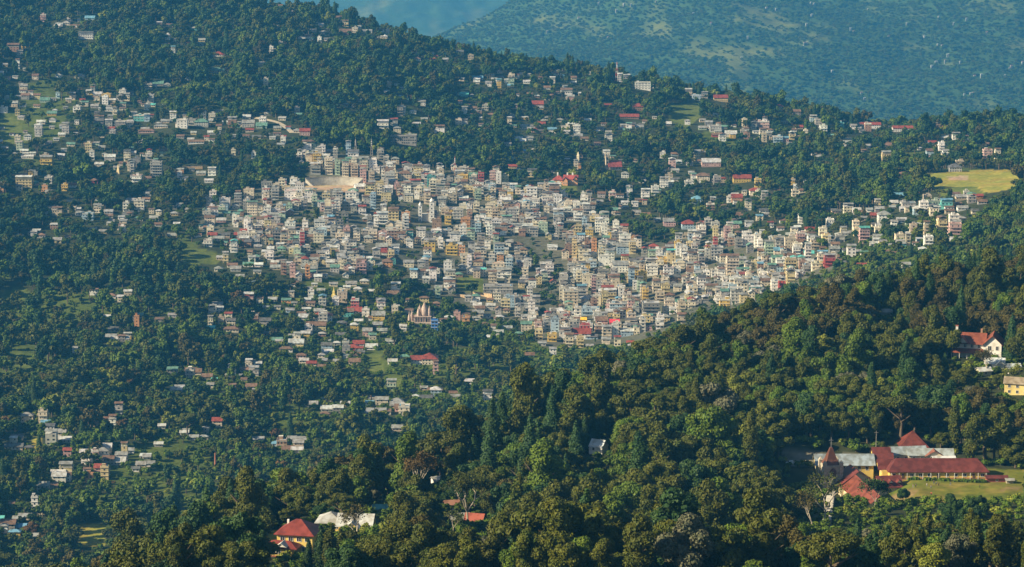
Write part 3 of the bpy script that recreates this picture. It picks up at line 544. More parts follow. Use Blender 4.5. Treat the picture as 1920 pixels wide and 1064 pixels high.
 (112,904,28,'house',2,'white','pale tin',10,None),(125,890,24,'block',2,'pale yellow','grey tin',2,None),(82,922,24,'house',2,'pale grey','grey tin',-14,None),(100,916,20,'house',1,'beige','rusty brown tin',-14,None),(66,957,8,'block',5,'white','grey tin',10,None),(20,951,16,'house',1,'pink','rusty brown tin',0,None),
 (35,980,22,'house',1,'pale grey','grey tin',-20,None),(40,994,22,'house',1,'pale blue','blue',-14,None),(8,1000,16,'house',2,'white','grey tin',-14,None),(188,888,20,'house',2,'pink','red',0,None),(346,816,16,'house',1,'white','pale tin',0,None),(364,825,18,'house',1,'pale grey','grey tin',-10,None),(298,838,16,'house',1,'grey concrete','pale tin',0,None),
 (1441,306,10,'house',1,'white','grey tin',0,None),(1457,366,12,'house',2,'white','rusty brown tin',16,None),(1494,353,16,'house',1,'pale blue','pale tin',-18,None),(1512,345,16,'house',1,'pale grey','pale tin',-14,None),(1488,365,12,'house',1,'beige','rusty brown tin',-18,None),(1487,348,7,'block',2,'yellow','grey tin',0,None),
 (1556,424,18,'block',2,'white','rusty brown tin',20,None),(1590,398,20,'block',2,'cream','pale tin',14,None),(1645,390,12,'block',2,'pale yellow','grey tin',6,None),(1703,392,26,'block',3,'pale grey','blue',4,None),(1722,402,22,'house',2,'pale blue','pale tin',-10,None),(1640,408,18,'house',1,'brick brown','red',4,None),(1658,412,26,'house',2,'white','grey tin',8,None),
 (1750,389,24,'block',2,'pale green','grey tin',-4,None),(1774,391,22,'block',2,'turquoise','grey tin',-4,None),(1812,374,44,'house',1,'beige','grey tin',-8,7),(1834,372,18,'house',1,'orange','red',-8,None),(1690,417,20,'house',1,'pale yellow','pale tin',-18,None),(1676,425,12,'house',2,'white','grey tin',8,None),
 (1620,455,20,'block',6,'pink','grey tin',4,None),(1501,455,18,'block',5,'pink','grey tin',4,None),(1521,458,20,'house',4,'pale grey','dark',10,None),(1575,455,18,'block',3,'pale grey','grey tin',6,None),(1493,482,18,'block',5,'white','pale tin',18,None),(1702,462,10,'block',4,'beige','grey tin',0,None),(1712,440,14,'block',4,'beige','grey tin',4,None),
 (1790,445,24,'block',6,'pink','grey tin',4,None),(1788,422,18,'block',4,'white','grey tin',4,None),(1730,472,16,'house',1,'white','pale tin',-8,None),(1515,500,24,'house',3,'white','pale tin',4,None),
]
ROOF['yellow tin'] = ((0.72, 0.42, 0.03), 0); ROOF['crimson'] = ((0.62, 0.05, 0.08), 0); PALE['blue'] = ((0.06, 0.22, 0.62), 0)
for (px, py, w, kind, fl, wl_, rf, rot, dep) in L:
    if kind == 'block' and fl > 2: fl = max(2, int(round(fl*.66)))
    if kind == 'house' and fl > 2: fl -= 1
    if 340 < px < 1560 and 280 < py < 640: w *= .88
    kd = kind
    if rot is not None and 4 <= rot <= 22 and (px*3+py*5) % 5 < 3 and px > 330 and py > 280: rot = -rot-8
    if kind == 'house': kd = 'hip' if (px*7+py) % 3 == 0 else 'gable'
    add_b(px, py, w, kd, fl, wl_, rf, rot, dep, hero=True, must=.85)
# looser clusters on the slopes: (px, py, half width, half height, how many)
CL = [(118,45,32,10,5),(310,48,15,8,3),(340,62,28,16,6),(370,80,20,12,3),(15,130,22,25,8),(35,140,18,14,4),(45,175,40,20,7),(110,190,60,16,9),(165,190,35,10,12),(215,195,45,14,16),(235,205,28,14,8),(205,228,32,12,4),(280,232,30,14,4),(300,160,45,20,4),
 (410,135,20,6,1),(340,228,30,14,3),(390,228,20,12,2),(445,232,30,12,5),(490,238,25,12,4),(460,255,60,18,12),(520,262,28,12,4),(60,240,50,22,8),(110,250,60,22,13),(60,290,55,12,6),(140,282,60,18,12),(200,270,40,18,8),(222,300,38,18,8),(270,310,45,26,9),(330,265,45,10,3),(360,328,28,5,4),(420,280,36,20,3),
 (20,330,25,16,4),(110,350,40,12,3),(60,362,40,12,5),(275,390,55,18,8),(150,405,50,10,6),(230,425,50,14,16),(60,440,50,12,6),(120,400,14,5,1),(305,395,40,10,5),(345,395,14,8,2),(380,440,30,10,6),(430,458,30,10,4),(450,500,45,8,9),(235,561,34,5,7),(260,598,45,12,2),(225,635,30,5,3),(415,592,30,20,5),
 (480,600,25,20,4),(545,578,55,18,16),(600,600,60,22,12),(540,640,45,16,7),(680,600,50,25,8),(700,650,35,18,6),(620,662,32,12,4),(590,682,32,12,5),(470,692,22,12,8),(460,712,26,10,5),(390,712,45,12,5),(340,732,30,8,2),(740,592,30,16,4),(855,590,50,25,9),(900,585,40,14,7),(930,618,32,10,5),(1000,622,50,22,10),
 (660,672,40,10,4),(640,762,40,8,2),(700,768,50,12,8),(755,755,50,14,8),(820,736,25,6,3),(540,838,28,14,9),(350,815,24,8,2),(60,792,30,8,2),(45,832,35,10,3),(115,830,30,8,2),(210,860,42,12,7),(190,885,24,8,3),(270,872,25,12,3),(120,892,28,12,3),(60,955,20,15,3),(30,985,28,14,6),(200,800,30,8,2),(370,822,15,6,2),
 (500,15,20,8,3),(560,40,30,20,2),(600,62,30,10,2),(655,45,14,8,2),(700,62,40,8,3),(575,76,15,6,2),(640,80,24,10,2),(510,95,30,20,2),(790,112,20,8,2),(835,108,30,6,2),(900,105,20,6,2),(510,162,20,5,4),(750,165,24,8,4),(770,190,30,8,3),(670,195,20,8,3),(545,220,20,8,2),(890,150,30,8,3),(925,152,22,12,5),(960,155,50,12,10),
 (880,180,36,10,4),(870,205,25,8,2),(905,222,35,10,4),(870,235,30,8,2),(780,222,40,10,4),(1000,104,50,6,4),(1062,112,50,12,8),(1105,116,26,10,4),(1040,165,50,12,10),(1000,188,50,10,8),(1000,240,50,12,8),(1050,240,50,16,13),(1100,230,30,8,3),(1140,240,30,12,5),(1180,240,20,10,4),(1100,262,50,8,6),(980,262,32,8,4),
 (1230,232,34,10,4),(1260,160,40,14,6),(1290,150,20,10,3),(1310,165,30,10,4),(1350,240,42,14,11),(1400,252,50,10,12),(1445,238,36,12,6),(1475,258,50,8,10),(1500,215,26,10,3),(1555,238,42,8,5),(1605,238,28,6,5),(1590,262,45,8,5),(1700,238,30,8,2),(1745,242,24,6,2),(1785,228,40,8,3),(1800,258,20,8,3),(1830,272,30,8,2),
 (1700,282,50,8,5),(1645,272,28,8,2),(1760,286,32,6,4),(1530,292,40,8,4),(1240,302,40,14,6),(1275,322,30,10,4),(1150,300,60,12,3),(960,290,26,8,2),(1060,290,40,8,2),(1060,312,34,8,2),(1195,352,38,14,7),(1245,350,28,10,3),(1185,378,28,10,5),(1275,345,18,8,2),(1330,350,30,12,5),(1325,382,30,10,3),(1400,372,30,8,2),
 (1480,362,36,12,2),(1412,392,42,14,6),(1440,424,50,14,10),(1370,428,30,12,4),(1342,438,30,12,4),(1550,420,40,14,5),(1605,405,28,12,3),(1692,402,46,16,9),(1722,388,30,12,4),(1775,388,45,6,8),(1812,372,36,8,5),(1792,402,14,16,5),(1790,432,18,14,4),(1722,432,24,18,5),(1642,444,28,14,6),(1690,464,28,8,2),(1165,398,36,12,8),
 (1120,385,40,14,4),(960,335,30,14,2),(1590,468,62,20,24),(1530,452,40,12,9),(1650,455,36,14,8),(440,425,55,26,16),(545,505,60,18,14),(640,540,60,16,12),(470,485,50,16,8),(780,578,50,18,7),(600,560,60,18,8),(1130,655,40,10,5)]
for (cx, cy, rx, ry, n_) in CL:
    for i in range(int(n_*1.35+.5)):
        px = cx+random.gauss(0, rx*.8); py = cy+random.gauss(0, ry*.85)
        if px < -20 or py < 2 or (py > 1010 and px > 100): continue
        k = random.random(); kind = 'block' if k < .16 else ('gable' if k < .66 else ('hip' if k < .78 else 'shed'))
        fl = random.choice([2, 2, 3]) if kind == 'block' else random.choice([1, 1, 1, 1, 2])
        X, Y, Z = hit(px, py, 1560)
        if any(inpoly(np.array([px]), np.array([py]), q[0])[0] for q in GRASS if q[1] == 'field') or (1712 < px < 1905 and 322 < py < 364): continue
        if any(abs(X-q[0]) < q[2]+4 and abs(Y-q[1]) < q[2]+6 for q in FOOT[-40:]): continue
        add_b(px, py, 0, kind, fl, None, None, None, None, dmin=1560, must=.4, X=X, Y=Y, wm=random.uniform(5.0, 9.0)*(1.15 if kind == 'gable' else 1))
# the dense town on the saddle: streets of blocks in staggered terraces
xs0, ys0 = -330, 2330
cands = []
for j in range(64):
    Y = ys0 + j*12.5; X = xs0 + random.uniform(0, 10)
    while X < 480:
        w = random.choice([random.uniform(4.8, 8), random.uniform(4.8, 8), random.uniform(7, 12)]); cands.append((X+w/2, Y+random.uniform(-3, 3), w)); X += w+random.choice([.6, 1, 2, 4, 8, 12])
cands = np.array(cands); cz = ground(cands[:, 0], cands[:, 1]); cpx, cpy, _ = proj(cands[:, 0], cands[:, 1], cz)
ok = inpoly(cpx+34*fbm(cands[:, 0]/40, cands[:, 1]/60, 81, 2), cpy+26*fbm(cands[:, 0]/40, cands[:, 1]/60, 82, 2), TOWN) & visible(cands[:, 0], cands[:, 1], cz+9)
for q in NOTOWN: ok &= ~inpoly(cpx, cpy, q)
ft = np.array(FOOT)
for i in np.nonzero(ok)[0]:
    X, Y, w = cands[i]
    dx = np.abs(ft[:, 0]-X); dy = np.abs(ft[:, 1]-Y)
    if ((dx < ft[:, 2]*.9+w*.42) & (dy < ft[:, 2]*.9+4)).any() or random.random() < .14 or float(fbm(np.array(X/34), np.array(Y/44), 91, 2)) > .33: continue
    k = random.random()**(.45 if cpy[i] > 455 and cpx[i] < 900 else 1); kind = 'block' if k < .62 else ('gable' if k < .84 else ('hip' if k < .90 else 'shed'))
    hz = vnoise(np.array(X/90), np.array(Y/90), 77)
    fl = max(1, int(round(random.triangular(1, 4.6, 1.2+2.4*float(hz))))) if kind == 'block' else random.choice([1, 2, 2, 3])
    add_b(float(cpx[i]), float(cpy[i]), 0, kind, fl, None, None, 14*math.sin(X/160+Y/300)+random.choice([-40, -28, -28, -14, 18, 32])+random.uniform(-8, 8), random.uniform(5, 8.5), dmin=1560, must=.4, X=float(X), Y=float(Y), wm=float(w))
for (a, b_, w_, h_) in ((1812, 350, 150, 20), (172, 1022, 44, 36), (625, 358, 100, 14), (1285, 228, 55, 24), (375, 492, 60, 20), (705, 690, 22, 20), (20, 265, 40, 30)):
    X, Y, Z = hit(a, b_, 1560); need(a, b_, w_, h_, math.hypot(X, Y)-3, 1, True)
print('buildings', len(BLD))
FEX = None
# ------------------------------------------------------------------ nearer landmarks, built with their own parts
RED = (0.125, 0.030, 0.022); REDT = (0.155, 0.042, 0.024); YEL = (0.62, 0.46, 0.13); WHT = (0.66, 0.64, 0.60); CRM = (0.60, 0.50, 0.30); GRY = (0.33, 0.36, 0.38)
LAND = []     # (phrase, px, py)
def window(par, x, y, z, w, h, face='f', col=WHT, name='window'):
    """frame with a pane; face f/b/l/r says which way it looks"""
    F, P = MB(), MB(); t = .12
    def bx(m, a0, a1, z0, z1, d0, d1, mat, c):
        if face == 'f': m.box(a0, a1, -d1, -d0, z0, z1, mat, c)
        elif face == 'b': m.box(a0, a1, d0, d1, z0, z1, mat, c)
        elif face == 'l': m.box(-d1, -d0, a0, a1, z0, z1, mat, c)
        else: m.box(d0, d1, a0, a1, z0, z1, mat, c)
    for a in ((-w/2-t, w/2+t, -t, 0), (-w/2-t, w/2+t, h, h+t), (-w/2-t, -w/2, 0, h), (w/2, w/2+t, 0, h), (-.035, .035, 0, h)): bx(F, *a, -.05, .09, 'paint', col)
    o = F.build(name, par, (x, y, z)); bx(P, -w/2, w/2, 0, h, -.04, .03, 'glass', WIN); P.build('pane', o); return o
def part(mb, name, root, loc=None): return mb.build(name, root, loc)
def reg(o, x, y, z, r, label, cat, phrase=None, h=8, wpx=None, group=None, must=.9):
    px, py, dep = proj(x, y, z); mpp = dep/FPX; tag(o, label, cat, group); FOOT.append((x, y, r))
    if phrase: LAND.append((phrase, float(px), float(py-h/mpp*.5)))
    if must: need(float(px), float(py), wpx or 2*r/mpp*.85, h/mpp, dep-r, must, must >= .8)
# --- church on the school terrace
cx, cy = at(1557, 1080); ch = empty('church', (cx, cy, SZ-5), R(9))
STN = (0.40, 0.36, 0.29)
t = MB(); t.box(-3.5, 3.5, -3.5, 3.5, -9, 10.2, 'stone', STN)
for sx in (-1, 1):
    for sy in (-1, 1): t.box(sx*3.5-.75, sx*3.5+.75, sy*3.5-.75, sy*3.5+.75, -9, 11.2, 'stone', STN); t.hull([(sx*3.5-.8, sy*3.5-.8, 11.2), (sx*3.5+.8, sy*3.5-.8, 11.2), (sx*3.5+.8, sy*3.5+.8, 11.2), (sx*3.5-.8, sy*3.5+.8, 11.2), (sx*3.5, sy*3.5, 12.6)], [(3, 2, 1, 0), (0, 1, 4), (1, 2, 4), (2, 3, 4), (3, 0, 4)], 'stone', STN)
for z in (3.0, 9.4): t.box(-3.8, 3.8, -3.8, 3.8, z, z+.35, 'stone', tuple(c*1.1 for c in STN))
tw = part(t, 'tower', ch); tw.location.z = 1.2
for f_, (x, y) in {'f': (0, -3.5), 'l': (-3.5, 0), 'r': (3.5, 0), 'b': (0, 3.5)}.items():
    o = MB()
    a = [(-1.3, 4.4), (1.3, 4.4), (1.3, 7.6), (.9, 8.6), (0, 9.1), (-.9, 8.6), (-1.3, 7.6)]
    sg = {'f': lambda u, v: (u, y-.06, v), 'b': lambda u, v: (-u, y+.06, v), 'l': lambda u, v: (x-.06, -u, v), 'r': lambda u, v: (x+.06, u, v)}[f_]
    o.face([sg(u, v) for u, v in a], 'glass', WIN); part(o, 'belfry_opening', tw)
r = MB(); r.hull([(-3.3, -3.3, 10.2), (3.3, -3.3, 10.2), (3.3, 3.3, 10.2), (-3.3, 3.3, 10.2), (-2.2, -2.2, 12.2), (2.2, -2.2, 12.2), (2.2, 2.2, 12.2), (-2.2, 2.2, 12.2), (-.5, -.5, 17.2), (.5, -.5, 17.2), (.5, .5, 17.2), (-.5, .5, 17.2)],
       [(0, 1, 5, 4), (1, 2, 6, 5), (2, 3, 7, 6), (3, 0, 4, 7), (4, 5, 9, 8), (5, 6, 10, 9), (6, 7, 11, 10), (7, 4, 8, 11), (8, 9, 10, 11)], 'tin', (0.13, 0.050, 0.030)); rt = part(r, 'tower_roof', ch); rt.location.z = 1.2
r = MB(); r.tube([(0, 0, 17), (0, 0, 21.5)], [.12, .08], 'tin', (.3, .3, .3)); r.box(-.9, .9, -.09, .09, 20.1, 20.3, 'tin', (.3, .3, .3)); part(r, 'cross', rt)
t = MB(); t.box(2.5, 13.5, -44, -9, -11, 4.0, 'paint', CRM); t.box(1.5, 17.5, -9, 3.0, -6, 4.2, 'paint', CRM); t.box(17.5, 27, -13, -5, -8, 3.9, 'paint', CRM)
for k in range(7): t.box(1.4, 2.5, -42.5+k*5.2, -41.3+k*5.2, -11, 2.6, 'paint', (0.52, 0.46, 0.33))
part(t, 'wall', ch)
r = MB(); r.gable(2.5, 13.5, -44, -9, 4.0, 4.6, 'y', .7, 'tin', REDT, CRM); o = part(r, 'nave_roof', ch); o['label'] = 'long orange-red nave roof running towards the trees'
r = MB(); r.gable(1.5, 17.5, -9, 3, 4.2, 5.6, 'y', .6, 'tin', RED, CRM); rr = part(r, 'crossing_roof', ch)
r = MB(); r.hull([(11.2, -8.0, 8.5), (15.8, -8.0, 5.1), (15.8, 1.6, 5.1), (11.2, 1.6, 8.5), (11.2, -8.0, 8.7), (15.8, -8.0, 5.35), (15.8, 1.6, 5.35), (11.2, 1.6, 8.7)], [(3, 2, 1, 0), (4, 5, 6, 7), (0, 1, 5, 4), (1, 2, 6, 5), (2, 3, 7, 6), (3, 0, 4, 7)], 'tin', (0.30, 0.40, 0.46)); part(r, 'roof_panel', rr)
r = MB(); r.gable(17.5, 27, -13, -5, 3.9, 3.6, 'x', .6, 'tin', RED, CRM); rr = part(r, 'transept_roof', ch)
for dx in (18.6, 22.2, 25.8):
    o = MB(); o.gable(dx-.9, dx+.9, -13.2, -9.6, 5.6, .9, 'y', .2, 'tin', RED, WHT); part(o, 'dormer', rr)
for k in range(6): window(ch, 2.5, -39.5+k*5.2, -1.5, 1.1, 2.8, 'l', CRM)
for k in range(3): window(ch, 13.5, -38+k*9, .6, 1.1, 2.3, 'r', CRM)
window(ch, 8, -44, .4, 1.4, 2.6, 'f', CRM); window(ch, 22, -13, .9, 1.1, 1.6, 'f', CRM); window(ch, 25, -13, .9, 1.1, 1.6, 'f', CRM)
reg(ch, cx+8, cy-18, SZ, 16, 'stone church with square battlemented tower, brown-red pyramid spire and red roofs, beside the school lawn', 'church', 'the stone church tower', 14, 150, must=.62)
need(1557, 905, 36, 60, 1070, 1, True)
need(1590, 972, 40, 46, 1030, 1, True)
# --- long hall with the grey-blue roof behind the church
hx, hy = at(1590, 1097); hl = empty('church_hall', (hx, hy, SZ))
t = MB(); t.box(-14, 10, -5, 5, -8, 3.4, 'paint', YEL); part(t, 'wall', hl)
r = MB(); r.gable(-14, 10, -5, 5, 3.4, 3.2, 'x', .8, 'tin', (0.26, 0.31, 0.35), YEL); part(r, 'roof', hl)
for k in range(7): window(hl, -12.5+k*3.3, -5, .9, 1.2, 1.6, 'f', WHT)
window(hl, -14, -2, .5, 1.2, 1.6, 'l'); window(hl, -14, 2, .5, 1.2, 1.6, 'l')
reg(hl, hx, hy, SZ, 12, 'long yellow hall with a pale grey-blue gabled roof, directly behind the church tower', 'hall', None, 7, 120)
# --- school
sx_, sy_ = at(1755, 1092); sc = empty('school', (sx_, sy_, SZ))
t = MB(); t.box(-20.5, 20.5, -6, 6, -3, 3.0, 'paint', YEL); t.box(-20.55, 20.55, -6.06, 6.06, -3, .5, 'paint', (0.40, 0.20, 0.10))
t.box(-23, -17.5, -2, 26, -5, 2.6, 'paint', YEL); part(t, 'wall', sc)
r = MB(); r.hip(-20.5, 20.5, -6, 6, 3.0, 4.4, .8, 'tin', RED, ridge=34); o = part(r, 'roof', sc); o['label'] = 'long dull red hipped roof'
for k in range(11):
    xx = -18.6+k*3.7
    if k in (1, 5, 9):
        o = MB(); o.box(xx-.55, xx+.55, -6.12, -5.9, 0, 2.2, 'paint', (0.10, 0.06, 0.04)); part(o, 'door', sc)
    else: window(sc, xx, -6, .95, 1.3, 1.2, 'f')
for k in range(13):
    o = MB(); xx = -19.9+k*3.3; o.box(xx-.1, xx+.1, -7.3, -7.1, 0, 2.7, 'paint', WHT); part(o, 'post', sc)
for k, (y0, z) in enumerate(((-1, 2.9), (7.5, 3.5), (16, 4.0))):
    r = MB(); r.gable(-24.2, -17, y0, y0+8.2, z, 3.2, 'x', .5, 'tin', RED, YEL); part(r, 'wing_roof', sc)
for k in range(3): window(sc, -23, 1.5+k*8.5, .6, 1.2, 1.5, 'l')
reg(sc, sx_, sy_, SZ, 19, 'long low yellow school with a dull red hipped roof facing the grass playing field', 'school', 'the long red-roofed school', 7, 205)
FOOT += [(sx_-14, sy_, 8), (sx_+14, sy_, 8), (sx_-20, sy_+16, 9)]
def simple(name, px, d, w, dep, h, wall, roofs, wins, label, cat, rot=0, z=None, phrase=None, found=5, must=.9, hpx=None):
    X, Y = at(px, d); Z = float(ground(X, Y)) if z is None else z
    o = empty(name, (X, Y, Z), R(rot)); t = MB(); t.box(-w/2, w/2, -dep/2, dep/2, -found, h, 'paint', wall); part(t, 'wall', o)
    for kd, x0, x1, y0, y1, zz, hh, c in roofs:
        r = MB()
        if kd == 'hip': r.hip(x0, x1, y0, y1, zz, hh, .7, 'tin', c)
        else: r.gable(x0, x1, y0, y1, zz, hh, kd, .6, 'tin', c, wall)
        part(r, 'roof', o)
    for (x, y, zz, ww, hh, fc) in wins: window(o, x, y, zz, ww, hh, fc, WHT)
    reg(o, X, Y, Z, max(w, dep)*.55, label, cat, phrase, hpx or h+3, must=must); return o, X, Y, Z
def simple_px(name, px, py, *a, **k):
    X, Y, Z = hit(px, py, 500); return simple(name, px, math.hypot(X, Y), *a, **k)
def rowwin(x0, x1, n, y, z, w=1.1, h=1.3, f='f'): return [(x0+(x1-x0)*(i+.5)/n, y, z, w, h, f) for i in range(n)]
simple('school_block', 1709, 1135, 11.5, 11.5, 3.6, YEL, [('hip', -5.75, 5.75, -5.75, 5.75, 3.6, 6.2, (0.14, 0.034, 0.022))], rowwin(-5, 5, 3, -5.75, 1), 'tall steep red pyramid-roofed block behind the grey school roofs', 'school building', z=SZ-.8)
simple('school_block', 1700, 1118, 15, 8, 3.4, (0.5, .45, .35), [('x', -7.5, 7.5, -4, 4, 3.4, 2.4, (0.28, 0.33, 0.36))], rowwin(-7, 7, 4, -4, 1), 'grey-blue gabled block between the red school roofs', 'school building', 8, z=SZ)
simple('school_block', 1742, 1116, 19, 7, 3.2, (0.5, .45, .35), [('x', -9.5, 9.5, -3.5, 3.5, 3.2, 2.0, (0.30, 0.34, 0.35)), ('y', -2, 5, -5, 0, 3.2, 2.0, (0.25, 0.10, 0.07))], rowwin(-9, 9, 5, -3.5, 1), 'long pale grey-roofed block with a brown gable right behind the school', 'school building', -2, z=SZ+.5)
simple('school_block', 1768, 1108, 9, 6, 2.8, WHT, [('x', -4.5, 4.5, -3, 3, 2.8, 1.2, (0.55, 0.56, 0.56))], rowwin(-4, 4, 2, -3, 1), 'small whitish flat-pitched block behind the right half of the school roof', 'school building', 2, z=SZ+.5)
simple('garden_shed', 1868, 1086, 8.5, 3.4, 1.8, (0.30, 0.10, 0.07), [('x', -4.2, 4.2, -1.7, 1.7, 1.8, .7, RED)], [(0, -1.7, .5, .8, .8, 'f')], 'low red-roofed shed at the right end of the school', 'shed', 0, z=SZ)
simple('garden_shed', 1893, 1084, 2.8, 2.4, 1.5, (0.3, .27, .2), [('x', -1.4, 1.4, -1.2, 1.2, 1.5, .5, (0.28, .28, .25))], [], 'tiny pale shed beyond the low red shed', 'shed', 0, z=SZ)
simple('parish_house', 1688, 1036, 13, 7, 3.0, WHT, [('x', -6.5, 6.5, -3.5, 3.5, 3.0, 2.2, (0.25, 0.09, 0.06))], rowwin(-6, 6, 4, -3.5, .9), 'white house with a dark red roof half hidden by trees before the lawn', 'house', 4, must=.5)
simple('parish_house', 1640, 1022, 8, 6, 2.6, WHT, [('hip', -4, 4, -3, 3, 2.6, 1.8, (0.25, 0.045, 0.035))], rowwin(-4, 4, 2, -3, .9), 'small bright red roof poking out of trees below the church', 'house', 12, must=.5)
need(1485, 899, 34, 14, 1095, 1, True); need(1514, 895, 22, 14, 1095, 1, True); need(1872, 956, 74, 26, 1028, 1, True); need(1530, 990, 44, 48, 1030, 1); need(1735, 950, 70, 44, 1012, 1, True); need(1880, 940, 90, 40, 1030, 1, True); need(1810, 926, 230, 26, 1040, 1, True); need(1600, 915, 130, 22, 1070, 1)
# open shelter with pale roof at the lawn's edge
X, Y = at(1875, 1034); Z = float(ground(X, Y)); o = empty('spectator_shelter', (X, Y, SZ))
r = MB(); r.gable(-6.2, 6.2, -1.8, 1.8, 2.5, .7, 'x', .4, 'tin', (0.58, 0.62, 0.64)); part(r, 'roof', o)
for k in range(6):
    for yy in (-1.7, 1.7): p = MB(); xx = -5.9+k*2.36; p.box(xx-.1, xx+.1, yy-.1, yy+.1, -4, 2.5, 'paint', (0.45, .42, .36)); part(p, 'post', o)
p = MB(); p.box(-6.2, 6.2, 1.3, 1.75, -3, .5, 'paint', (0.40, .36, .28)); part(p, 'bench', o); p = MB(); p.box(-7.5, 7.5, -2.6, -2.3, -5, .25, 'paint', (0.5, .46, .4)); part(p, 'kerb', o)
reg(o, X, Y, SZ, 7, 'open shelter with a pale blue-white roof on the near edge of the school lawn', 'shelter', None, 4, 60)
# clipped hedges along the school front
for px in (1712, 1745, 1770, 1800, 1822, 1838):
    X, Y = at(px, 1082.5); o = MB(); rg = random.Random(px); 
    for i in range(34):
        a = rg.uniform(-2.2, 2.2); s = rg.uniform(.35, .6); b_ = rg.uniform(-.4, .4); zc = rg.uniform(.2, .9); q_ = rg.random()*6
        o.box(a-s, a+s, b_-s*.8, b_+s*.8, zc-s, zc+s*.8, 'leaf_green' if i % 3 else 'leaf_dark', (.04, .08, .02), q_, (a, b_))
    h = o.build('hedge', None, (X, Y, SZ)); tag(h, None, 'hedge', 'clipped hedges along the school front'); THINGS.append([h, 'low rounded green hedge', 'against the yellow school front', px, 897, 'hedge'])
# stone stairway dropping from the church, with its parapet
o = MB(); pts = []
for k in range(26):
    d = 1046-k*4.4; X, Y = at(1562-k*.4, d); g_ = float(ground(X, Y)); pts.append((X, Y, g_))
bx, by, bz = pts[0]
for k, (X, Y, g_) in enumerate(pts): o.box(X-bx-1.4, X-bx+.9, Y-by-2.2, Y-by+2.2, g_-bz-3, g_-bz+1.2, 'stone', (0.50, 0.47, 0.40)); 
q = MB()
for k, (X, Y, g_) in enumerate(pts): q.box(X-bx+.9, X-bx+1.3, Y-by-2.22, Y-by+2.22, g_-bz-3, g_-bz+2.6, 'stone', (0.46, 0.43, 0.37))
st = empty('stone_stairway', (bx, by, bz)); part(o, 'steps', st); part(q, 'parapet', st)
tag(st, 'pale stone stairway with a parapet running down the slope below the church', 'stairway'); 
print('stairs visible', [int(visible(np.array(p[0]), np.array(p[1]), p[2]+1)) for p in pts], [tuple(int(v) for v in proj(*p)) for p in pts[::5]])
for k in range(0, 26, 2): X, Y, g_ = pts[k]; a, b_, dd = proj(X, Y, g_); need(float(a), float(b_), 20, 16, float(dd)-1, 1, True); FOOT.append((X, Y, 3))
o, X, Y, Z = simple('lodge', 1531, 1040, 9, 11, 3.4, (0.66, 0.58, 0.36), [('hip', -4.5, 4.5, -5.5, 5.5, 3.4, 2.0, (0.45, .42, .36))], [(-4.5, -3, .8, 1, 1.4, 'l'), (-4.5, 1, .8, 1, 1.4, 'l'), (0, -5.5, .8, 1, 1.4, 'f')], 'pale yellow lodge seen through bare branches left of the stairway', 'house', 34, found=9, must=.7)
# --- white villa on the wooded slope, right
X, Y, Z = WV; Z = float(ground(X, Y)); mv = empty('villa', (X, Y, Z), R(-14)); mv.scale = (1.15, 1.15, 1.2)
t = MB(); t.box(-9.5, 3.5, -3.5, 6, -5, 6.2, 'paint', WHT); t.box(3.5, 11, -6, 6, -7, 6.4, 'paint', WHT); part(t, 'wall', mv)
r = MB(); r.gable(-9.5, 3.5, -3.5, 6, 6.2, 3.2, 'x', .9, 'tin', (0.21, 0.060, 0.030), WHT); part(r, 'roof', mv)
r = MB(); r.gable(3.5, 11, -6, 6, 6.4, 3.4, 'y', .8, 'tin', (0.22, 0.065, 0.032), WHT); part(r, 'roof', mv)
r = MB(); r.gable(-7.5, -3.5, -5, 0, 6.3, 2.2, 'y', .5, 'tin', (0.30, 0.08, 0.05), WHT); part(r, 'dormer', mv)
r = MB(); P = [(-10.2, -7.2, 2.3), (3.4, -7.2, 2.3), (3.4, -3.4, 3.6), (-10.2, -3.4, 3.6)]; r.hull(P+[(a, b_, c+.15) for a, b_, c in P], [(3, 2, 1, 0), (4, 5, 6, 7), (0, 1, 5, 4), (1, 2, 6, 5), (2, 3, 7, 6), (3, 0, 4, 7)], 'tin', (0.26, 0.08, 0.05)); part(r, 'veranda_roof', mv)
for k in range(5): p = MB(); xx = -9.8+k*3.2; p.box(xx-.12, xx+.12, -7.0, -6.8, -4, 2.4, 'paint', WHT); part(p, 'post', mv)
for a in rowwin(-9, 3, 4, -3.5, 4.1): window(mv, *a)
for zz in (.6, 3.9): window(mv, 6.0, -6, zz, 1.3, 1.6, 'f'); window(mv, 9.2, -6, zz, 1.1, 1.6, 'f')
for zz in (.6, 3.9): window(mv, -9.5, 1, zz, 1.1, 1.5, 'l')
p = MB(); p.box(-9.2, -8.2, 3.4, 4.4, 6, 11.5, 'paint', WHT); p.box(-9.35, -8.05, 3.25, 4.55, 11.5, 11.8, 'paint', (0.3, .1, .07)); part(p, 'chimney', mv)
p = MB(); p.box(1.5, 2.3, 2.5, 3.3, 8, 11, 'paint', (0.35, .2, .12)); part(p, 'chimney', mv)
reg(mv, X, Y, Z, 11, 'two-storey white villa with steep brick-red roofs among dark trees', 'villa', 'the white villa', 9, 100, must=1)
simple_px('outhouse', 1858, 690, 9, 6, 2.6, WHT, [('x', -4.5, 4.5, -3, 3, 2.6, 2.2, (0.55, .60, .62)), ('y', 1.0, 4.5, -4, 1, 2.6, 1.6, (0.55, .60, .62))], [(-2, -3, .7, 1, 1.2, 'f')], 'low outhouse with pale blue-white gables just below the white villa', 'outhouse', -10)
simple_px('outhouse', 1893, 699, 6, 5, 2.4, WHT, [('x', -3, 3, -2.5, 2.5, 2.4, 1.6, (0.5, .56, .6))], [], 'small pale-roofed outhouse between the villa and the yellow house', 'outhouse', 12)
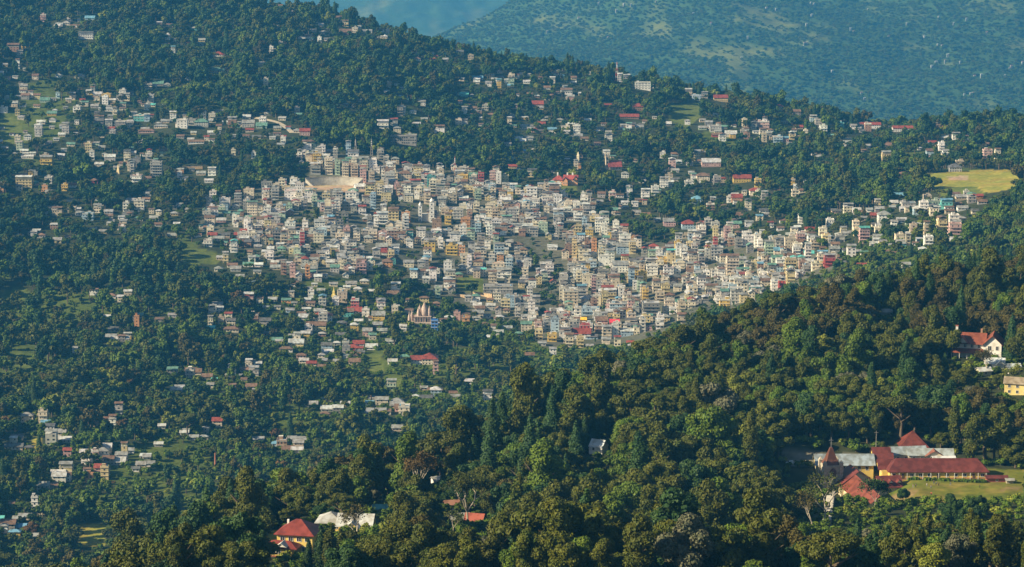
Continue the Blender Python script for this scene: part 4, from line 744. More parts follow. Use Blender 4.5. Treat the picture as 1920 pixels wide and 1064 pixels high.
simple_px('house', 1903, 738, 12, 8, 5.4, (0.62, 0.50, 0.20), [('x', -6, 6, -4, 4, 5.4, 2.2, (0.3, .25, .18))], rowwin(-5.5, 5.5, 3, -4, .8)+rowwin(-5.5, 5.5, 3, -4, 3.4), 'two-storey yellow house behind thin branches at the right edge', 'house', -16, must=.8)
simple_px('cottage', 1838, 703, 6, 5, 2.4, (0.45, .42, .3), [('x', -3, 3, -2.5, 2.5, 2.4, 1.3, (0.5, .52, .52))], [(0, -2.5, .7, .9, 1.1, 'f')], 'little grey-roofed cottage in bare trees below the villa', 'cottage', 16, must=.6)
# --- yellow villa, bottom left of centre
X, Y, Z = YH; Z = float(ground(X, Y+6)); yv = empty('villa', (X, Y+6, Z), R(-12)); yv.scale = (1.12, 1.12, 1.12)
X, Y = X, Y+6
need(553, 1064, 76, 72, 835, 1, True)
t = MB(); t.box(-4.5, 6.5, -4.5, 5, -4, 5.9, 'paint', YEL); t.box(-7, 1.5, -9, -4.5, -5, 2.9, 'paint', YEL); t.box(-7.05, 1.55, -9.05, -4.45, -5, .4, 'paint', (0.30, .1, .07)); part(t, 'wall', yv)
r = MB(); r.hip(-4.5, 6.5, -4.5, 5, 5.9, 3.6, .8, 'tin', (0.20, 0.036, 0.024)); part(r, 'roof', yv)
r = MB(); r.hip(-7, 2.5, -9, -4.6, 2.9, 1.7, .8, 'tin', (0.19, 0.035, 0.024), ridge=5); o = part(r, 'porch_roof', yv)
r = MB(); r.gable(-3, 0, -10.5, -7, 3.6, 1.0, 'y', .3, 'tin', (0.55, .55, .5), WHT); part(r, 'porch_gable', yv)
for a in rowwin(-4, 6.2, 4, -4.5, 3.9, 1.3, 1.2): window(yv, *a)
for a in rowwin(-6.6, 1.2, 3, -9, 1.0, 1.4, 1.3): window(yv, *a)
window(yv, 4, -4.5, .8, 1.3, 1.4, 'f'); window(yv, -4.5, 0, 3.8, 1.2, 1.2, 'l'); window(yv, -7, -6.8, 1, 1.2, 1.2, 'l')
t = MB(); t.box(-10, 3, -12.5, -12.1, -6, -1.3, 'paint', (0.5, .42, .26)); part(t, 'garden_wall', yv)
p = MB(); p.box(-3.2, -2.6, 2, 2.6, 6, 8.6, 'paint', WHT); part(p, 'chimney', yv)
reg(yv, X, Y-2, Z, 8, 'two-storey yellow villa with deep red hipped roofs, behind cypress tops near the bottom edge', 'villa', 'the yellow villa', 8.5, 80, must=1)
FOOT += [(X-14, Y-4, 7), (X-24, Y-8, 7), (X-34, Y-10, 6), (X-16, Y-14, 6)]  # not footprints: added tree-free circles on the sun side, so sunlight reaches the villa
# --- grey-roofed bungalow behind it
X, Y, Z = GH; Z = float(ground(X, Y)); gb = empty('bungalow', (X, Y, Z), R(-6)); G = (0.40, 0.41, 0.40)
t = MB(); t.box(-10, -1, -5, 5, -4, 3, 'paint', YEL); t.box(-1, 10, -8, 3, -4, 3, 'paint', YEL); part(t, 'wall', gb)
r = MB(); r.hip(-10, -1, -5, 5, 3, 2.8, .7, 'tin', G); part(r, 'roof', gb); r = MB(); r.gable(-2, 10, -8, 3, 3, 3.0, 'x', .7, 'tin', tuple(c*1.08 for c in G), YEL); part(r, 'roof', gb)
r = MB(); r.gable(1, 6, -10.5, -4, 2.9, 1.9, 'y', .5, 'tin', G, YEL); part(r, 'roof', gb)
for a in rowwin(6.3, 9.8, 2, -8, .9)+rowwin(-9.6, -1.4, 3, -5, .9): window(gb, *a)
reg(gb, X, Y, Z, 10, 'rambling bungalow with pale grey tin roofs and yellow walls above the yellow villa', 'bungalow', None, 6, 125, must=.8)
simple_px('cottage', 891, 986, 6.2, 5, 2.8, (0.10, 0.46, 0.42), [('x', -3.1, 3.1, -2.5, 2.5, 2.8, 1.8, (0.30, .08, .05))], rowwin(-2.8, 2.8, 2, -2.5, .8, .8), 'turquoise cottage with a dark red roof beside a tall pale trunk', 'cottage', -16, phrase='the turquoise cottage', must=1)
simple_px('cottage', 862, 984, 6.5, 5, 2.4, (0.5, .47, .42), [('x', -3.2, 3.2, -2.5, 2.5, 2.4, 1.9, (0.24, .24, .22))], [(0, -2.5, .7, .9, 1.1, 'f')], 'dark grey-roofed cottage just left of the turquoise cottage', 'cottage', 8, must=.9)
simple_px('cottage', 847, 956, 5, 4, 2.6, WHT, [('x', -2.5, 2.5, -2, 2, 2.6, 1.1, (0.28, .14, .09))], [(-1, -2, .7, .8, 1.1, 'f')], 'small white cottage in undergrowth above the grey-roofed cottage', 'cottage', 10, must=.5)
simple_px('cottage', 820, 915, 4.5, 4, 3.6, WHT, [('x', -2.2, 2.2, -2, 2, 3.6, 1.2, (0.45, .48, .5))], [(0, -2, 1.6, .8, 1.1, 'f')], 'white cottage glimpsed in deep shade right of the pointed rusty tree', 'cottage', 26, must=.5)
simple_px('cottage', 712, 961, 5, 4, 2.0, (0.3, .4, .4), [('x', -2.5, 2.5, -2, 2, 2.0, 1.1, (0.12, .36, .36))], [], 'low cottage with a teal tin roof above the grey bungalow', 'cottage', 4, must=.8)
need(1122, 852, 30, 34, 900, 1, True)
simple_px('cottage', 1122, 849, 6.4, 5.6, 3.6, WHT, [('x', -2.8, 2.8, -2.5, 2.5, 3.4, 2.3, (0.50, .55, .58))], [(-1, -2.8, 1.5, .9, 1.2, 'f')], 'white cottage with a pale steep roof alone in the dense forest', 'cottage', -30, phrase='the lone white forest cottage', must=1)
simple_px('cottage', 1428, 850, 4.5, 4, 3, WHT, [('x', -2.2, 2.2, -2, 2, 3, 1.4, (0.4, .4, .4))], [(0, -2, 1.2, .8, 1, 'f')], 'white cottage barely showing in shadow left of the church clearing', 'cottage', 10, must=.3)
simple_px('cottage', 1655, 594, 5, 4, 2.6, (0.5, .5, .42), [('x', -2.5, 2.5, -2, 2, 2.6, 1.2, (0.42, .42, .38))], [], 'pale little cottage on the wooded hill left of the white villa', 'cottage', 10, must=.7)
# ------------------------------------------------------------------ things on the lawn
def skin_body(name, V, E, Rd, mat, col, sub=1):
    me = bpy.data.meshes.new(name); me.from_pydata(V, E, []); me.materials.append(mat); o = bpy.data.objects.new(name, me); COL.objects.link(o)
    sk = o.modifiers.new('skin', 'SKIN'); sk.use_smooth_shade = True
    for i, r_ in enumerate(Rd): me.skin_vertices[0].data[i].radius = (r_, r_)
    me.skin_vertices[0].data[0].use_root = True
    ss = o.modifiers.new('sub', 'SUBSURF'); ss.levels = sub; ss.render_levels = sub; return o
M['skin'] = solid('skin', (0.28, 0.16, 0.10), .6); M['hair'] = solid('hair', (0.015, 0.012, 0.01), .5)
CLOTH = {'white': (0.7, 0.7, 0.7), 'dark blue': (0.03, 0.05, 0.14), 'black': (0.02, 0.02, 0.025), 'red': (0.5, 0.05, 0.04), 'grey': (0.22, 0.22, 0.24), 'brown': (0.12, 0.07, 0.04)}
for k_, c_ in CLOTH.items(): M['cloth_'+k_] = solid(k_.replace(' ', '_')+'_cloth', c_, .9, .1)
PEOPLE = [(1712,915,'black','grey',0),(1717,915,'dark blue','black',1),(1738,913,'white','grey',1),(1751,908,'black','dark blue',0),(1755,911,'dark blue','black',2),(1760,912,'brown','black',0),(1746,917,'grey','dark blue',2),(1746,930,'red','black',1),
          (1782,911,'dark blue','grey',1),(1837,916,'black','black',0),(1752,941,'brown','grey',0),(1866,940,'red','brown',1),(1917,950,'dark blue','black',0),(1728,943,'black','grey',2)]
for i, (px, py, top, leg, pose) in enumerate(PEOPLE):
    zt = SZ; rz = ray(px, py)[2]; d = (SZ-CAMZ)/rz; X, Y = float(ray(px, py)[0]*d), float(ray(px, py)[1]*d)
    s = [.0, .26, .42][pose]; bend = [.06, .18, .34][pose]
    V = [(0, 0, .95), (0, bend*.3, 1.15), (0, bend*.8, 1.42), (0, bend*.9, 1.52), (0, bend+.03, 1.60), (0, bend+.05, 1.70),
         (.10, 0, .90), (.13, s*.7, .50), (.14, s*.55, .08), (.14, s*.55+.13, .04), (-.10, 0, .90), (-.13, -s*.5, .50), (-.14, -s*1.1, .10), (-.14, -s*1.1+.13, .05),
         (.19, bend*.8, 1.40), (.26, bend*.6-s*.5, 1.13), (.27, bend*.6-s*.3+.08, .88), (.28, bend*.6-s*.3+.12, .79), (-.19, bend*.8, 1.40), (-.26, bend*.6+s*.5, 1.14), (-.27, bend*.6+s*.9+.08, .95), (-.28, bend*.6+s*1.0+.1, .88)]
    E = [(0, 1), (1, 2), (2, 3), (3, 4), (4, 5), (0, 6), (6, 7), (7, 8), (8, 9), (0, 10), (10, 11), (11, 12), (12, 13), (2, 14), (14, 15), (15, 16), (16, 17), (2, 18), (18, 19), (19, 20), (20, 21)]
    Rd = [.14, .13, .14, .06, .09, .085, .085, .06, .042, .04, .085, .06, .042, .04, .055, .042, .034, .035, .055, .042, .034, .035]
    p = skin_body('person', V, E, Rd, M['skin'], None, 1); p.location = (X, Y, SZ); yaw = random.uniform(0, 6.28); p.rotation_euler = (0, 0, yaw)
    def sub(name, ids, grow, mat):
        mp = {j: k for k, j in enumerate(ids)}; ee = [(mp[a], mp[b_]) for a, b_ in E if a in mp and b_ in mp]
        o = skin_body(name, [V[j] for j in ids], ee, [Rd[j]*grow for j in ids], M[mat], None, 1); o.parent = p
    sub('shirt', [1, 0, 2, 14, 15, 18, 19], 1.22, 'cloth_'+top); sub('trousers', [0, 6, 7, 8, 10, 11, 12], 1.22, 'cloth_'+leg)
    hb = MB(); rg = random.Random(i); hb.tube([(0, bend+.02, 1.64), (0, bend+.03, 1.71), (0, bend+.03, 1.77), (0, bend+.03, 1.81)], [.105, .108, .08, .03], 'hair', (.02, .02, .02), 8); hb.build('hair', p)
    tag(p, None, 'person', 'people scattered over the school lawn')
    THINGS.append([p, 'person in %s top and %s trousers, %s' % (top, leg, ['standing', 'walking', 'running'][pose]), 'on the school lawn', px, py, 'person'])
# white car left of the church, green water tank beside it
X, Y = at(1483, 1103); cz_ = float(ground(X, Y)); car = empty('parked_car', (X, Y, cz_), R(6)); M['car_paint'] = solid('white_car_paint', (0.7, 0.7, 0.7), .3, .5, var=.03); M['rubber'] = solid('rubber', (0.02, 0.02, 0.02), .8)
prof = [(-2.15, .35), (-2.2, .75), (-1.6, .92), (-.95, 1.42), (.75, 1.46), (1.55, .98), (2.1, .88), (2.15, .35)]
b_ = MB(); n_ = len(prof)
for s_ in (-1, 1): b_.face([(x, s_*(.82 if z < 1.1 else .66), z) for x, z in (prof if s_ < 0 else prof[::-1])], 'car_paint', (.7, .7, .7))
for k in range(n_):
    (xa, za), (xb, zb) = prof[k], prof[(k+1) % n_]; ya = .82 if za < 1.1 else .66; yb = .82 if zb < 1.1 else .66
    b_.face([(xa, -ya, za), (xa, ya, za), (xb, yb, zb), (xb, -yb, zb)], 'car_paint', (.7, .7, .7))
part(b_, 'body', car)
for x in (-1.35, 1.35):
    for y in (-.8, .8):
        w_ = MB(); w_.tube([(x, y-.1, .33), (x, y+.1, .33)], [.33, .33], 'rubber', (.02, .02, .02), 12); w_.face([(x+.33*math.cos(t_*.524), y-.1, .33+.33*math.sin(t_*.524)) for t_ in range(12)], 'rubber', (.02, .02, .02)); part(w_, 'wheel', car)
for (xa, za, xb, zb) in ((-1.55, .98, -1.0, 1.38), (.82, 1.40, 1.45, 1.02)):
    w_ = MB(); e_ = -.03 if xa < 0 else .03; w_.face([(xa+e_, -.68, za+.02), (xa+e_, .68, za+.02), (xb+e_, .58, zb+.02), (xb+e_, -.58, zb+.02)], 'glass', WIN); part(w_, 'windscreen' if xa > 0 else 'rear_window', car)
for s_ in (-1, 1):
    w_ = MB(); w_.face([(-1.35, s_*.80, 1.0), (1.35, s_*.80, 1.0), (.75, s_*.69, 1.38), (-.9, s_*.69, 1.36)], 'glass', WIN); part(w_, 'side_window', car)
reg(car, X, Y, cz_, 3, 'small white car parked at the tree edge left of the church', 'car', None, 2, 24, must=1)
X, Y = at(1514, 1101); Z = float(ground(X, Y)); o = empty('water_tank', (X, Y, Z)); M['green_plastic'] = solid('green_plastic', (0.03, 0.22, 0.15), .5)
t = MB(); t.tube([(0, 0, .4), (0, 0, .5), (0, 0, 1.9), (0, 0, 2.15)], [.95, 1.0, 1.0, .5], 'green_plastic', (.1, .3, .2), 14); part(t, 'tank', o)
t = MB(); t.tube([(0, 0, 2.15), (0, 0, 2.3)], [.3, .28], 'green_plastic', (.1, .3, .2), 10); part(t, 'lid', o)
t = MB(); t.box(-1.1, 1.1, -1.1, 1.1, -.6, .4, 'paint', (.4, .38, .34)); part(t, 'plinth', o)
reg(o, X, Y, Z, 2, 'round green water tank on a plinth between the white car and church', 'water tank', None, 2.4, 14, must=1)
def pole(px, d, h, label, name='utility_pole', cat='pole', col=(.35, .32, .28)):
    X, Y = at(px, d); Z = float(ground(X, Y)); o = empty(name, (X, Y, Z)); t = MB(); t.tube([(0, 0, -1), (0, 0, h)], [.17, .1], 'tin', col, 7); part(t, 'pole', o)
    t = MB(); t.box(-.9, .9, -.07, .07, h-.9, h-.75, 'tin', col); part(t, 'cross_arm', o); reg(o, X, Y, Z, .6, label, cat, None, h, 5, must=.7)
pole(1641, 1125, 10, 'thin grey utility pole above the church hall, left of the red pyramid roof'); pole(1687, 1086, 6.5, 'slim pale pole in front of the left end of the school')
# ------------------------------------------------------------------ landmarks in the town
def lattice(px, py, hpx, wb, label, bands=True, phrase=None):
    X, Y, Z = hit(px, py, 1560); d = math.hypot(X, Y); h = hpx*d/FPX; o = empty('lattice_mast', (X, Y, Z)); n_ = 7; top = .22
    cols = [(0.5, 0.08, 0.05), (0.62, 0.6, 0.58)] if bands else [(0.40, .36, .32)]*2
    for k in range(n_):
        t = MB(); z0, z1 = h*k/n_, h*(k+1)/n_; r0 = wb+(top-wb)*k/n_; r1 = wb+(top-wb)*(k+1)/n_; c = cols[k % 2]; Q = ((-1, -1), (1, -1), (1, 1), (-1, 1))
        for i in range(4):
            a, b_ = Q[i], Q[(i+1) % 4]; th = .16
            t.tube([(a[0]*r0, a[1]*r0, z0), (a[0]*r1, a[1]*r1, z1)], [th, th], 'tin', c, 4)
            t.tube([(a[0]*r0, a[1]*r0, z0), (b_[0]*r1, b_[1]*r1, z1)], [.09, .09], 'tin', c, 4); t.tube([(b_[0]*r0, b_[1]*r0, z0), (a[0]*r1, a[1]*r1, z1)], [.09, .09], 'tin', c, 4)
        part(t, 'lattice_section', o)
    for k in range(3):
        t = MB(); zz = h*(.72+.1*k); t.tube([(0, -1.1, zz-.5), (0, -1.3, zz-.5), (0, -1.4, zz-.5)], [.7, .6, .1], 'tin', (.6, .6, .6), 10); part(t, 'dish', o)
    t = MB(); t.tube([(0, 0, h), (0, 0, h+3)], [.09, .05], 'tin', (.5, .5, .5), 5); part(t, 'antenna', o)
    reg(o, X, Y, Z, wb, label, 'mast', phrase, h+3, 7)
lattice(1157, 98, 36, 2.2, 'red and white lattice mast standing on the wooded ridge line', phrase='the ridge mast')
lattice(667, 296, 34, 1.6, 'rusty lattice mast on the top edge of town, left one of the pair', False); lattice(697, 300, 38, 1.6, 'rusty lattice mast on the top edge of town, right one of the pair', False)
lattice(853, 331, 36, 1.3, 'thin red and white mast among trees right of the stepped grandstand'); lattice(1107, 395, 26, 1.0, 'slim grey mast among the trees below the town church', False)
def spire_church():
    X, Y, Z = hit(1150, 318, 1560); o = empty('church', (X, Y, Z), R(10)); S = (0.52, 0.44, 0.34)
    t = MB(); t.box(-9.5, -6, -2, 2, -4, 15.5, 'stone', S)
    for a in (-9.4, -6.1):
        for b2 in (-1.9, 1.9): t.box(a-.5, a+.5, b2-.5, b2+.5, 13, 18.5, 'stone', S); t.hull([(a-.5, b2-.5, 18.5), (a+.5, b2-.5, 18.5), (a+.5, b2+.5, 18.5), (a-.5, b2+.5, 18.5), (a, b2, 20.5)], [(0, 1, 4), (1, 2, 4), (2, 3, 4), (3, 0, 4)], 'stone', S)
    tw_ = part(t, 'tower', o)
    for k in range(3): q = MB(); q.box(-8.4, -7.1, -2.1, -1.9, 3+k*4.2, 5.6+k*4.2, 'glass', WIN); part(q, 'belfry_opening', tw_)
    t = MB(); t.box(-6, 9, -4.5, 4.5, -4, 4, 'stone', S); part(t, 'wall', o)
    r = MB(); r.gable(-6.5, 9, -4.5, 4.5, 4, 6.4, 'x', .6, 'tin', (0.30, 0.07, 0.06), S); part(r, 'roof', o)
    for k in range(4): window(o, -4+k*3.6, -4.5, .6, 1, 2.4, 'f', S)
    reg(o, X, Y, Z, 9, 'stone church with a tall pinnacled tower and steep red roof above the town', 'church', 'the town church', 16, 40)
spire_church()
def mansion():
    X, Y, Z = hit(1062, 346, 1560); o = empty('mansion', (X, Y, Z), R(-6)); S = (0.62, 0.32, 0.16); Rr = (0.32, 0.065, 0.05)
    t = MB(); t.box(-15, -3, -5, 5, -4, 5, 'paint', S); t.box(-3, 13, -4, 5, -4, 6, 'paint', S); t.box(-4, 2, -9, -4, -4, 5, 'paint', S); part(t, 'wall', o)
    for a in (('hip', -15, -3, -5, 5, 5, 4.5), ('x', -3, 13, -4, 5, 6, 4.2), ('y', -4, 2, -9, -3, 5, 3.4), ('y', 8, 13, -6, 3, 6, 3.4)):
        r = MB(); (r.hip(*a[1:7], .7, 'tin', Rr) if a[0] == 'hip' else r.gable(*a[1:7], a[0], .6, 'tin', Rr, S)); part(r, 'roof', o)
    for x in (-10, 1, 7): p = MB(); p.box(x-.8, x+.8, .2, 1.6, 7, 12.8, 'paint', WHT); part(p, 'chimney', o)
    for a in rowwin(-14, -4, 4, -5, 1.4)+rowwin(2.5, 12.5, 4, -4, 2.4)+rowwin(-3.6, 1.6, 2, -9, 1.4): window(o, *a)
    reg(o, X, Y, Z, 13, 'rambling orange-walled mansion with many bright red roofs and white chimneys', 'mansion', 'the red-roofed mansion', 11, 56)
mansion()
def temple():
    X, Y, Z = hit(790, 606, 1560); o = empty('hindu_temple', (X, Y, Z)); P_ = (0.44, 0.34, 0.29)
    t = MB(); t.box(-12, 12, -6, 8, -4, 1.2, 'stone', (0.5, .4, .33)); part(t, 'platform', o)
    t = MB(); t.box(-6, 9, -4, 6, 1.2, 6, 'stone', P_)
    for k in range(7): t.box(-6.1+k*2.4, -5.5+k*2.4, -4.5, -4, 1.2, 6, 'stone', P_)
    t.box(-6.5, 9.5, -4.6, 6.4, 6, 6.5, 'stone', P_); part(t, 'hall', o)
    for (x, y, z, r_, h) in ((3, 1, 6.4, 3.7, 12.5), (-2.5, -1, 6.4, 1.7, 8.5), (7.6, -.5, 6.4, 1.7, 9), (-1.5, 4, 6.4, 1.8, 9.5), (-11, -3, 1, 1.5, 9.5), (-9.0, 3, 1, 1.5, 10), (11, 3, 1, 1.4, 9)):
        t = MB(); pts = [(x, y, z+h*q_) for q_ in (0, .12, .3, .5, .7, .85, .93, .95, 1.0, 1.12)]; rr_ = [r_*q_ for q_ in (.82, 1, 1, .84, .58, .34, .2, .3, .1, .02)]
        t.tube(pts, rr_, 'stone', P_, 16); part(t, 'spire', o)
    for k in range(3): q = MB(); q.box(-4.2+k*4.4, -2.6+k*4.4, -4.1, -3.9, 1.3, 4.4, 'glass', WIN); part(q, 'doorway', o)
    reg(o, X, Y, Z, 12, 'pinkish-white temple with one bulging tall spire and slender side spires below town', 'temple', 'the pinkish-white temple', 18, 48)
temple()
def mosque():
    X, Y, Z = hit(802, 416, 1560); o = empty('mosque', (X, Y, Z)); W_ = (0.70, 0.69, 0.66)
    t = MB(); t.box(-7.5, 5, -1, 8, -4, 8, 'paint', (0.5, .47, .42)); part(t, 'hall', o)
    for (x, h, r_) in ((-8.0, 17, 1.9), (4.4, 21, 2.6)):
        t = MB(); t.box(x-r_, x+r_, -3, -3+2*r_, -4, h, 'paint', W_)
        for q_ in range(5): t.box(x-r_-.2, x+r_+.2, -3.2, -2.8+2*r_, h*(q_+1)/5-.25, h*(q_+1)/5, 'paint', W_)
        m_ = part(t, 'minaret', o)
        for q_ in range(5): w_ = MB(); w_.box(x-.6, x+.6, -3.08, -2.9, h*q_/5+.9, h*q_/5+2.5, 'glass', WIN); part(w_, 'window', m_)
        t = MB(); t.tube([(x, -3+r_, h), (x, -3+r_, h+1), (x, -3+r_, h+2.2), (x, -3+r_, h+3.2), (x, -3+r_, h+4.6)], [r_*.7, r_*.85, r_*.7, r_*.3, .05], 'paint', W_, 12); part(t, 'dome', m_)
    reg(o, X, Y, Z, 8, 'pair of tall bright white minarets flanking a low hall mid-town', 'mosque', 'the twin white minarets', 20, 34)
mosque()
# curved stepped grandstand and the sandy sports ground in front of it
X, Y, Z = STAD; o = empty('grandstand', (X, Y, Z)); 
for k in range(6):
    t = MB(); r0, r1 = 30+k*1.7, 31.7+k*1.7; nn = 22
    for i in range(nn):
        a0, a1 = R(38+i*104/nn), R(38+(i+1)*104/nn); z = 1+k*1.15
        P_ = [(r0*math.cos(a0), r0*.6*math.sin(a0)), (r0*math.cos(a1), r0*.6*math.sin(a1)), (r1*math.cos(a1), r1*.6*math.sin(a1)), (r1*math.cos(a0), r1*.6*math.sin(a0))]
        t.hull([(p[0], p[1], -4) for p in P_]+[(p[0], p[1], z) for p in P_], [(3, 2, 1, 0), (4, 5, 6, 7), (0, 1, 5, 4), (1, 2, 6, 5), (2, 3, 7, 6), (3, 0, 4, 7)], 'paint', (0.42, 0.39, 0.33))
    part(t, 'seating_tier', o)
t = MB()
for i in range(22):
    a0, a1 = R(38+i*104/22), R(38+(i+1)*104/22)
    P_ = [(r*math.cos(a), r*.6*math.sin(a)) for r, a in ((40.3, a0), (40.3, a1), (40.8, a1), (40.8, a0))]
    t.hull([(p[0], p[1], -4) for p in P_]+[(p[0], p[1], 8.6) for p in P_], [(3, 2, 1, 0), (4, 5, 6, 7), (0, 1, 5, 4), (1, 2, 6, 5), (2, 3, 7, 6), (3, 0, 4, 7)], 'paint', (0.36, 0.33, 0.28))
part(t, 'back_wall', o)
reg(o, X+2, Y+20, Z, 14, 'curved concrete grandstand of stepped tiers behind the sandy ground', 'grandstand', 'the sandy sports ground', 9, 90)
X2, Y2, Z2 = hit(675, 355, 1560); o = empty('pavilion', (X2, Y2, Z2), R(18)); t = MB(); t.box(-6, 6, -4, 4, -4, 3.4, 'paint', WHT); part(t, 'wall', o)
r = MB(); r.gable(-6, 6, -4, 4, 3.4, 2.6, 'x', .8, 'tin', (0.68, 0.68, 0.66), WHT); part(r, 'roof', o)
for a in rowwin(-5.5, 5.5, 4, -4, .9): window(o, *a)
reg(o, X2, Y2, Z2, 7, 'bright white pavilion at the right end of the sandy sports ground', 'pavilion', None, 7, 26)
def lathe(name, px, py, hpx, prof, col, label, cat, sq=False, mat='paint', phrase=None, tip=None):
    X, Y, Z = hit(px, py, 1560); d = math.hypot(X, Y); h = hpx*d/FPX; o = empty(name, (X, Y, Z), R(30)); t = MB(); k_ = max(1, int(len(prof)*.45))
    t.tube([(0, 0, -3)]+[(0, 0, h*q_) for q_, _ in prof[:k_+1]], [prof[0][1]*h]+[r_*h for _, r_ in prof[:k_+1]], mat, col, 4 if sq else 10); part(t, 'shaft', o)
    t = MB(); t.tube([(0, 0, h*q_) for q_, _ in prof[k_:]], [r_*h for _, r_ in prof[k_:]], mat, tip or col, 4 if sq else 10); part(t, 'top', o)
    reg(o, X, Y, Z, 2, label, cat, phrase, h, 9, must=1)
lathe('brick_chimney', 404, 875, 26, [(0, .10), (.4, .08), (.8, .06), (.97, .055), (1.0, .07)], (0.30, .12, .07), 'slender tapering brick-red chimney rising alone from the lower woods', 'chimney', phrase='the lone brick chimney')
lathe('spire', 222, 328, 20, [(0, .22), (.3, .18), (.5, .13), (1, .01)], (0.62, .5, .28), 'cream pyramid spire among houses left of the tall half-built block', 'spire', True)
lathe('pagoda', 626, 558, 20, [(0, .25), (.25, .25), (.3, .16), (.55, .14), (.6, .09), (1, .01)], (0.5, .40, .12), 'small golden pagoda in trees above the temple', 'pagoda', True)
lathe('clock_tower', 257, 168, 18, [(0, .14), (.4, .14), (.6, .14), (1, .02)], (0.58, .5, .34), 'cream pointed tower beside a cream block in the upper left woods', 'tower', True)
lathe('chapel_tower', 1084, 305, 20, [(0, .16), (.5, .16), (.6, .18), (1, .03)], (0.62, .55, .38), 'cream chapel tower between the mansion and the town church', 'tower', True)
lathe('obelisk', 1127, 553, 22, [(0, .05), (.5, .04), (.9, .03), (1, .005)], (0.65, .63, .58), 'thin white column standing among town blocks', 'column', True)
# brown retaining walls on the bare terraces
for (px, py, wpx, lab, rot, h) in ((875, 560, 44, 'long tan retaining wall slanting down beside the grassy terrace', -28, 3), (905, 556, 44, 'reddish-brown parapet wall along the ramp under the long grey building', -34, 3), (1095, 560, 20, 'short tan wall', 0, 2),
                                   (360, 318, 40, 'brown retaining wall on the bare terrace above the white triple block', 2, 3), (610, 229, 0, None, 0, 0)):
    if not lab: continue
    X, Y, Z = hit(px, py, 1560); w = wpx*math.hypot(X, Y)/FPX; o = MB(); o.box(-w/2, w/2, -.4, .4, -4, h, 'stone', (0.48, .34, .2)); o.box(-w/2-.2, w/2+.2, -.55, .55, h, h+.3, 'stone', (0.5, .4, .28))
    q = o.build('retaining_wall', None, (X, Y, Z)); q.rotation_euler = (0, 0, R(rot)); reg(q, X, Y, Z, w*.3, lab if px != 1095 else 'short tan wall between town blocks right of the tall beige block', 'wall', None, h, wpx)

# the pale track crossing the wooded slope above the town
tp = []
for a, b_ in ((470, 221), (484, 223), (498, 225), (510, 228), (521, 231), (530, 236), (540, 243), (548, 250)):
    tp.append(hit(a, b_, 1560)); need(a, b_, 12, 7, math.hypot(tp[-1][0], tp[-1][1])-2, 1, True)
t = MB()
for k in range(len(tp)-1):
    (xa, ya, _), (xb, yb, _) = tp[k], tp[k+1]; L_ = math.hypot(xb-xa, yb-ya); nx, ny = -(yb-ya)/L_*3.2, (xb-xa)/L_*3.2
    for j in range(6):
        q0, q1 = j/6, (j+1)/6; P_ = [(xa+(xb-xa)*q+s_*nx, ya+(yb-ya)*q+s_*ny) for q, s_ in ((q0, -1), (q1, -1), (q1, 1), (q0, 1))]
        t.face([(x, y, float(ground(x, y))+.25) for x, y in P_], 'stone', (0.40, .34, .25))
tag(t.build('dirt_track'), kind='structure')
# ------------------------------------------------------------------ build the queued houses: the largest stand as things, the remainder as one mass
def build_parts(b):
    rg = b['rg']; wc = jit(PALE[b['wall']][0], rg, .08) if b['wall'] in PALE else (.4, .4, .4); rc = jit(ROOF[b['roof']][0], rg, .1)
    if b['kind'] == 'block': return gen_block(b['w'], b['d'], b['fl'], wc, rg, rc if b['roof'] in ('pale tin', 'blue', 'red', 'green') else None, style=b['style'])
    return gen_house(b['w'], b['d'], b['fl'], wc, rc, rg, kind=b['kind'], pitch=b['pitch'])
def inview(b): return -15 < b['px'] < 1935 and 0 < b['py'] < 1080
order = sorted(BLD, key=lambda b: -(b['size']+(1e6 if b['hero'] else 0)))
cnt = {'block': 0, 'house': 0}; rest = {'block': [], 'house': []}
for b in order:
    kc = 'block' if b['kind'] == 'block' else 'house'
    if cnt[kc] >= 298 or not inview(b): rest[kc].append(b); continue
    cnt[kc] += 1
    W, Rf = build_parts(b); o = empty('town_block' if kc == 'block' else 'hillside_house', (b['X'], b['Y'], b['Z']), R(b['rot']))
    W.build('wall', o); Rf.build('roof', o)
    st = NUM[min(9, b['fl'])]+'-storey'
    if kc == 'block':
        d1 = '%s %s flat-roofed block' % (st, b['wall']); cat = 'building'; grp = 'flat-roofed blocks of the hill town'
    else:
        rf = {'gable': 'pitched', 'hip': 'hipped', 'shed': 'lean-to'}[b['kind']]; d1 = '%s %s house, %s %s roof' % (st, b['wall'], b['roof'].replace(' tin', '').replace('dark', 'dark grey'), rf); cat = 'house'; grp = 'pitched-roof houses of the hill town'
    tag(o, None, cat, grp); THINGS.append([o, d1, None, b['px'], b['py']-b['fl']*7, kc])
for kc, bs in rest.items():
    big = MB()
    for b in bs:
        for mb in build_parts(b):
            n = len(big.v); c, s = math.cos(R(b['rot'])), math.sin(R(b['rot']))
            big.v += [(b['X']+x*c-y*s, b['Y']+x*s+y*c, b['Z']+z) for x, y, z in mb.v]
            big.f += [tuple(i+n for i in f) for f in mb.f]; mm = [big.mi(k) for k in mb.mats]; big.m += [mm[i] for i in mb.m]; big.c += mb.c
    if big.v: o = big.build('packed_blocks' if kc == 'block' else 'scattered_houses'); tag(o, 'the smaller flat-roofed blocks packed between the larger ones' if kc == 'block' else 'the smaller pitched-roof houses scattered through town and woods', 'buildings', kind='stuff')
print('individual', cnt, 'rest', {k: len(v) for k, v in rest.items()})
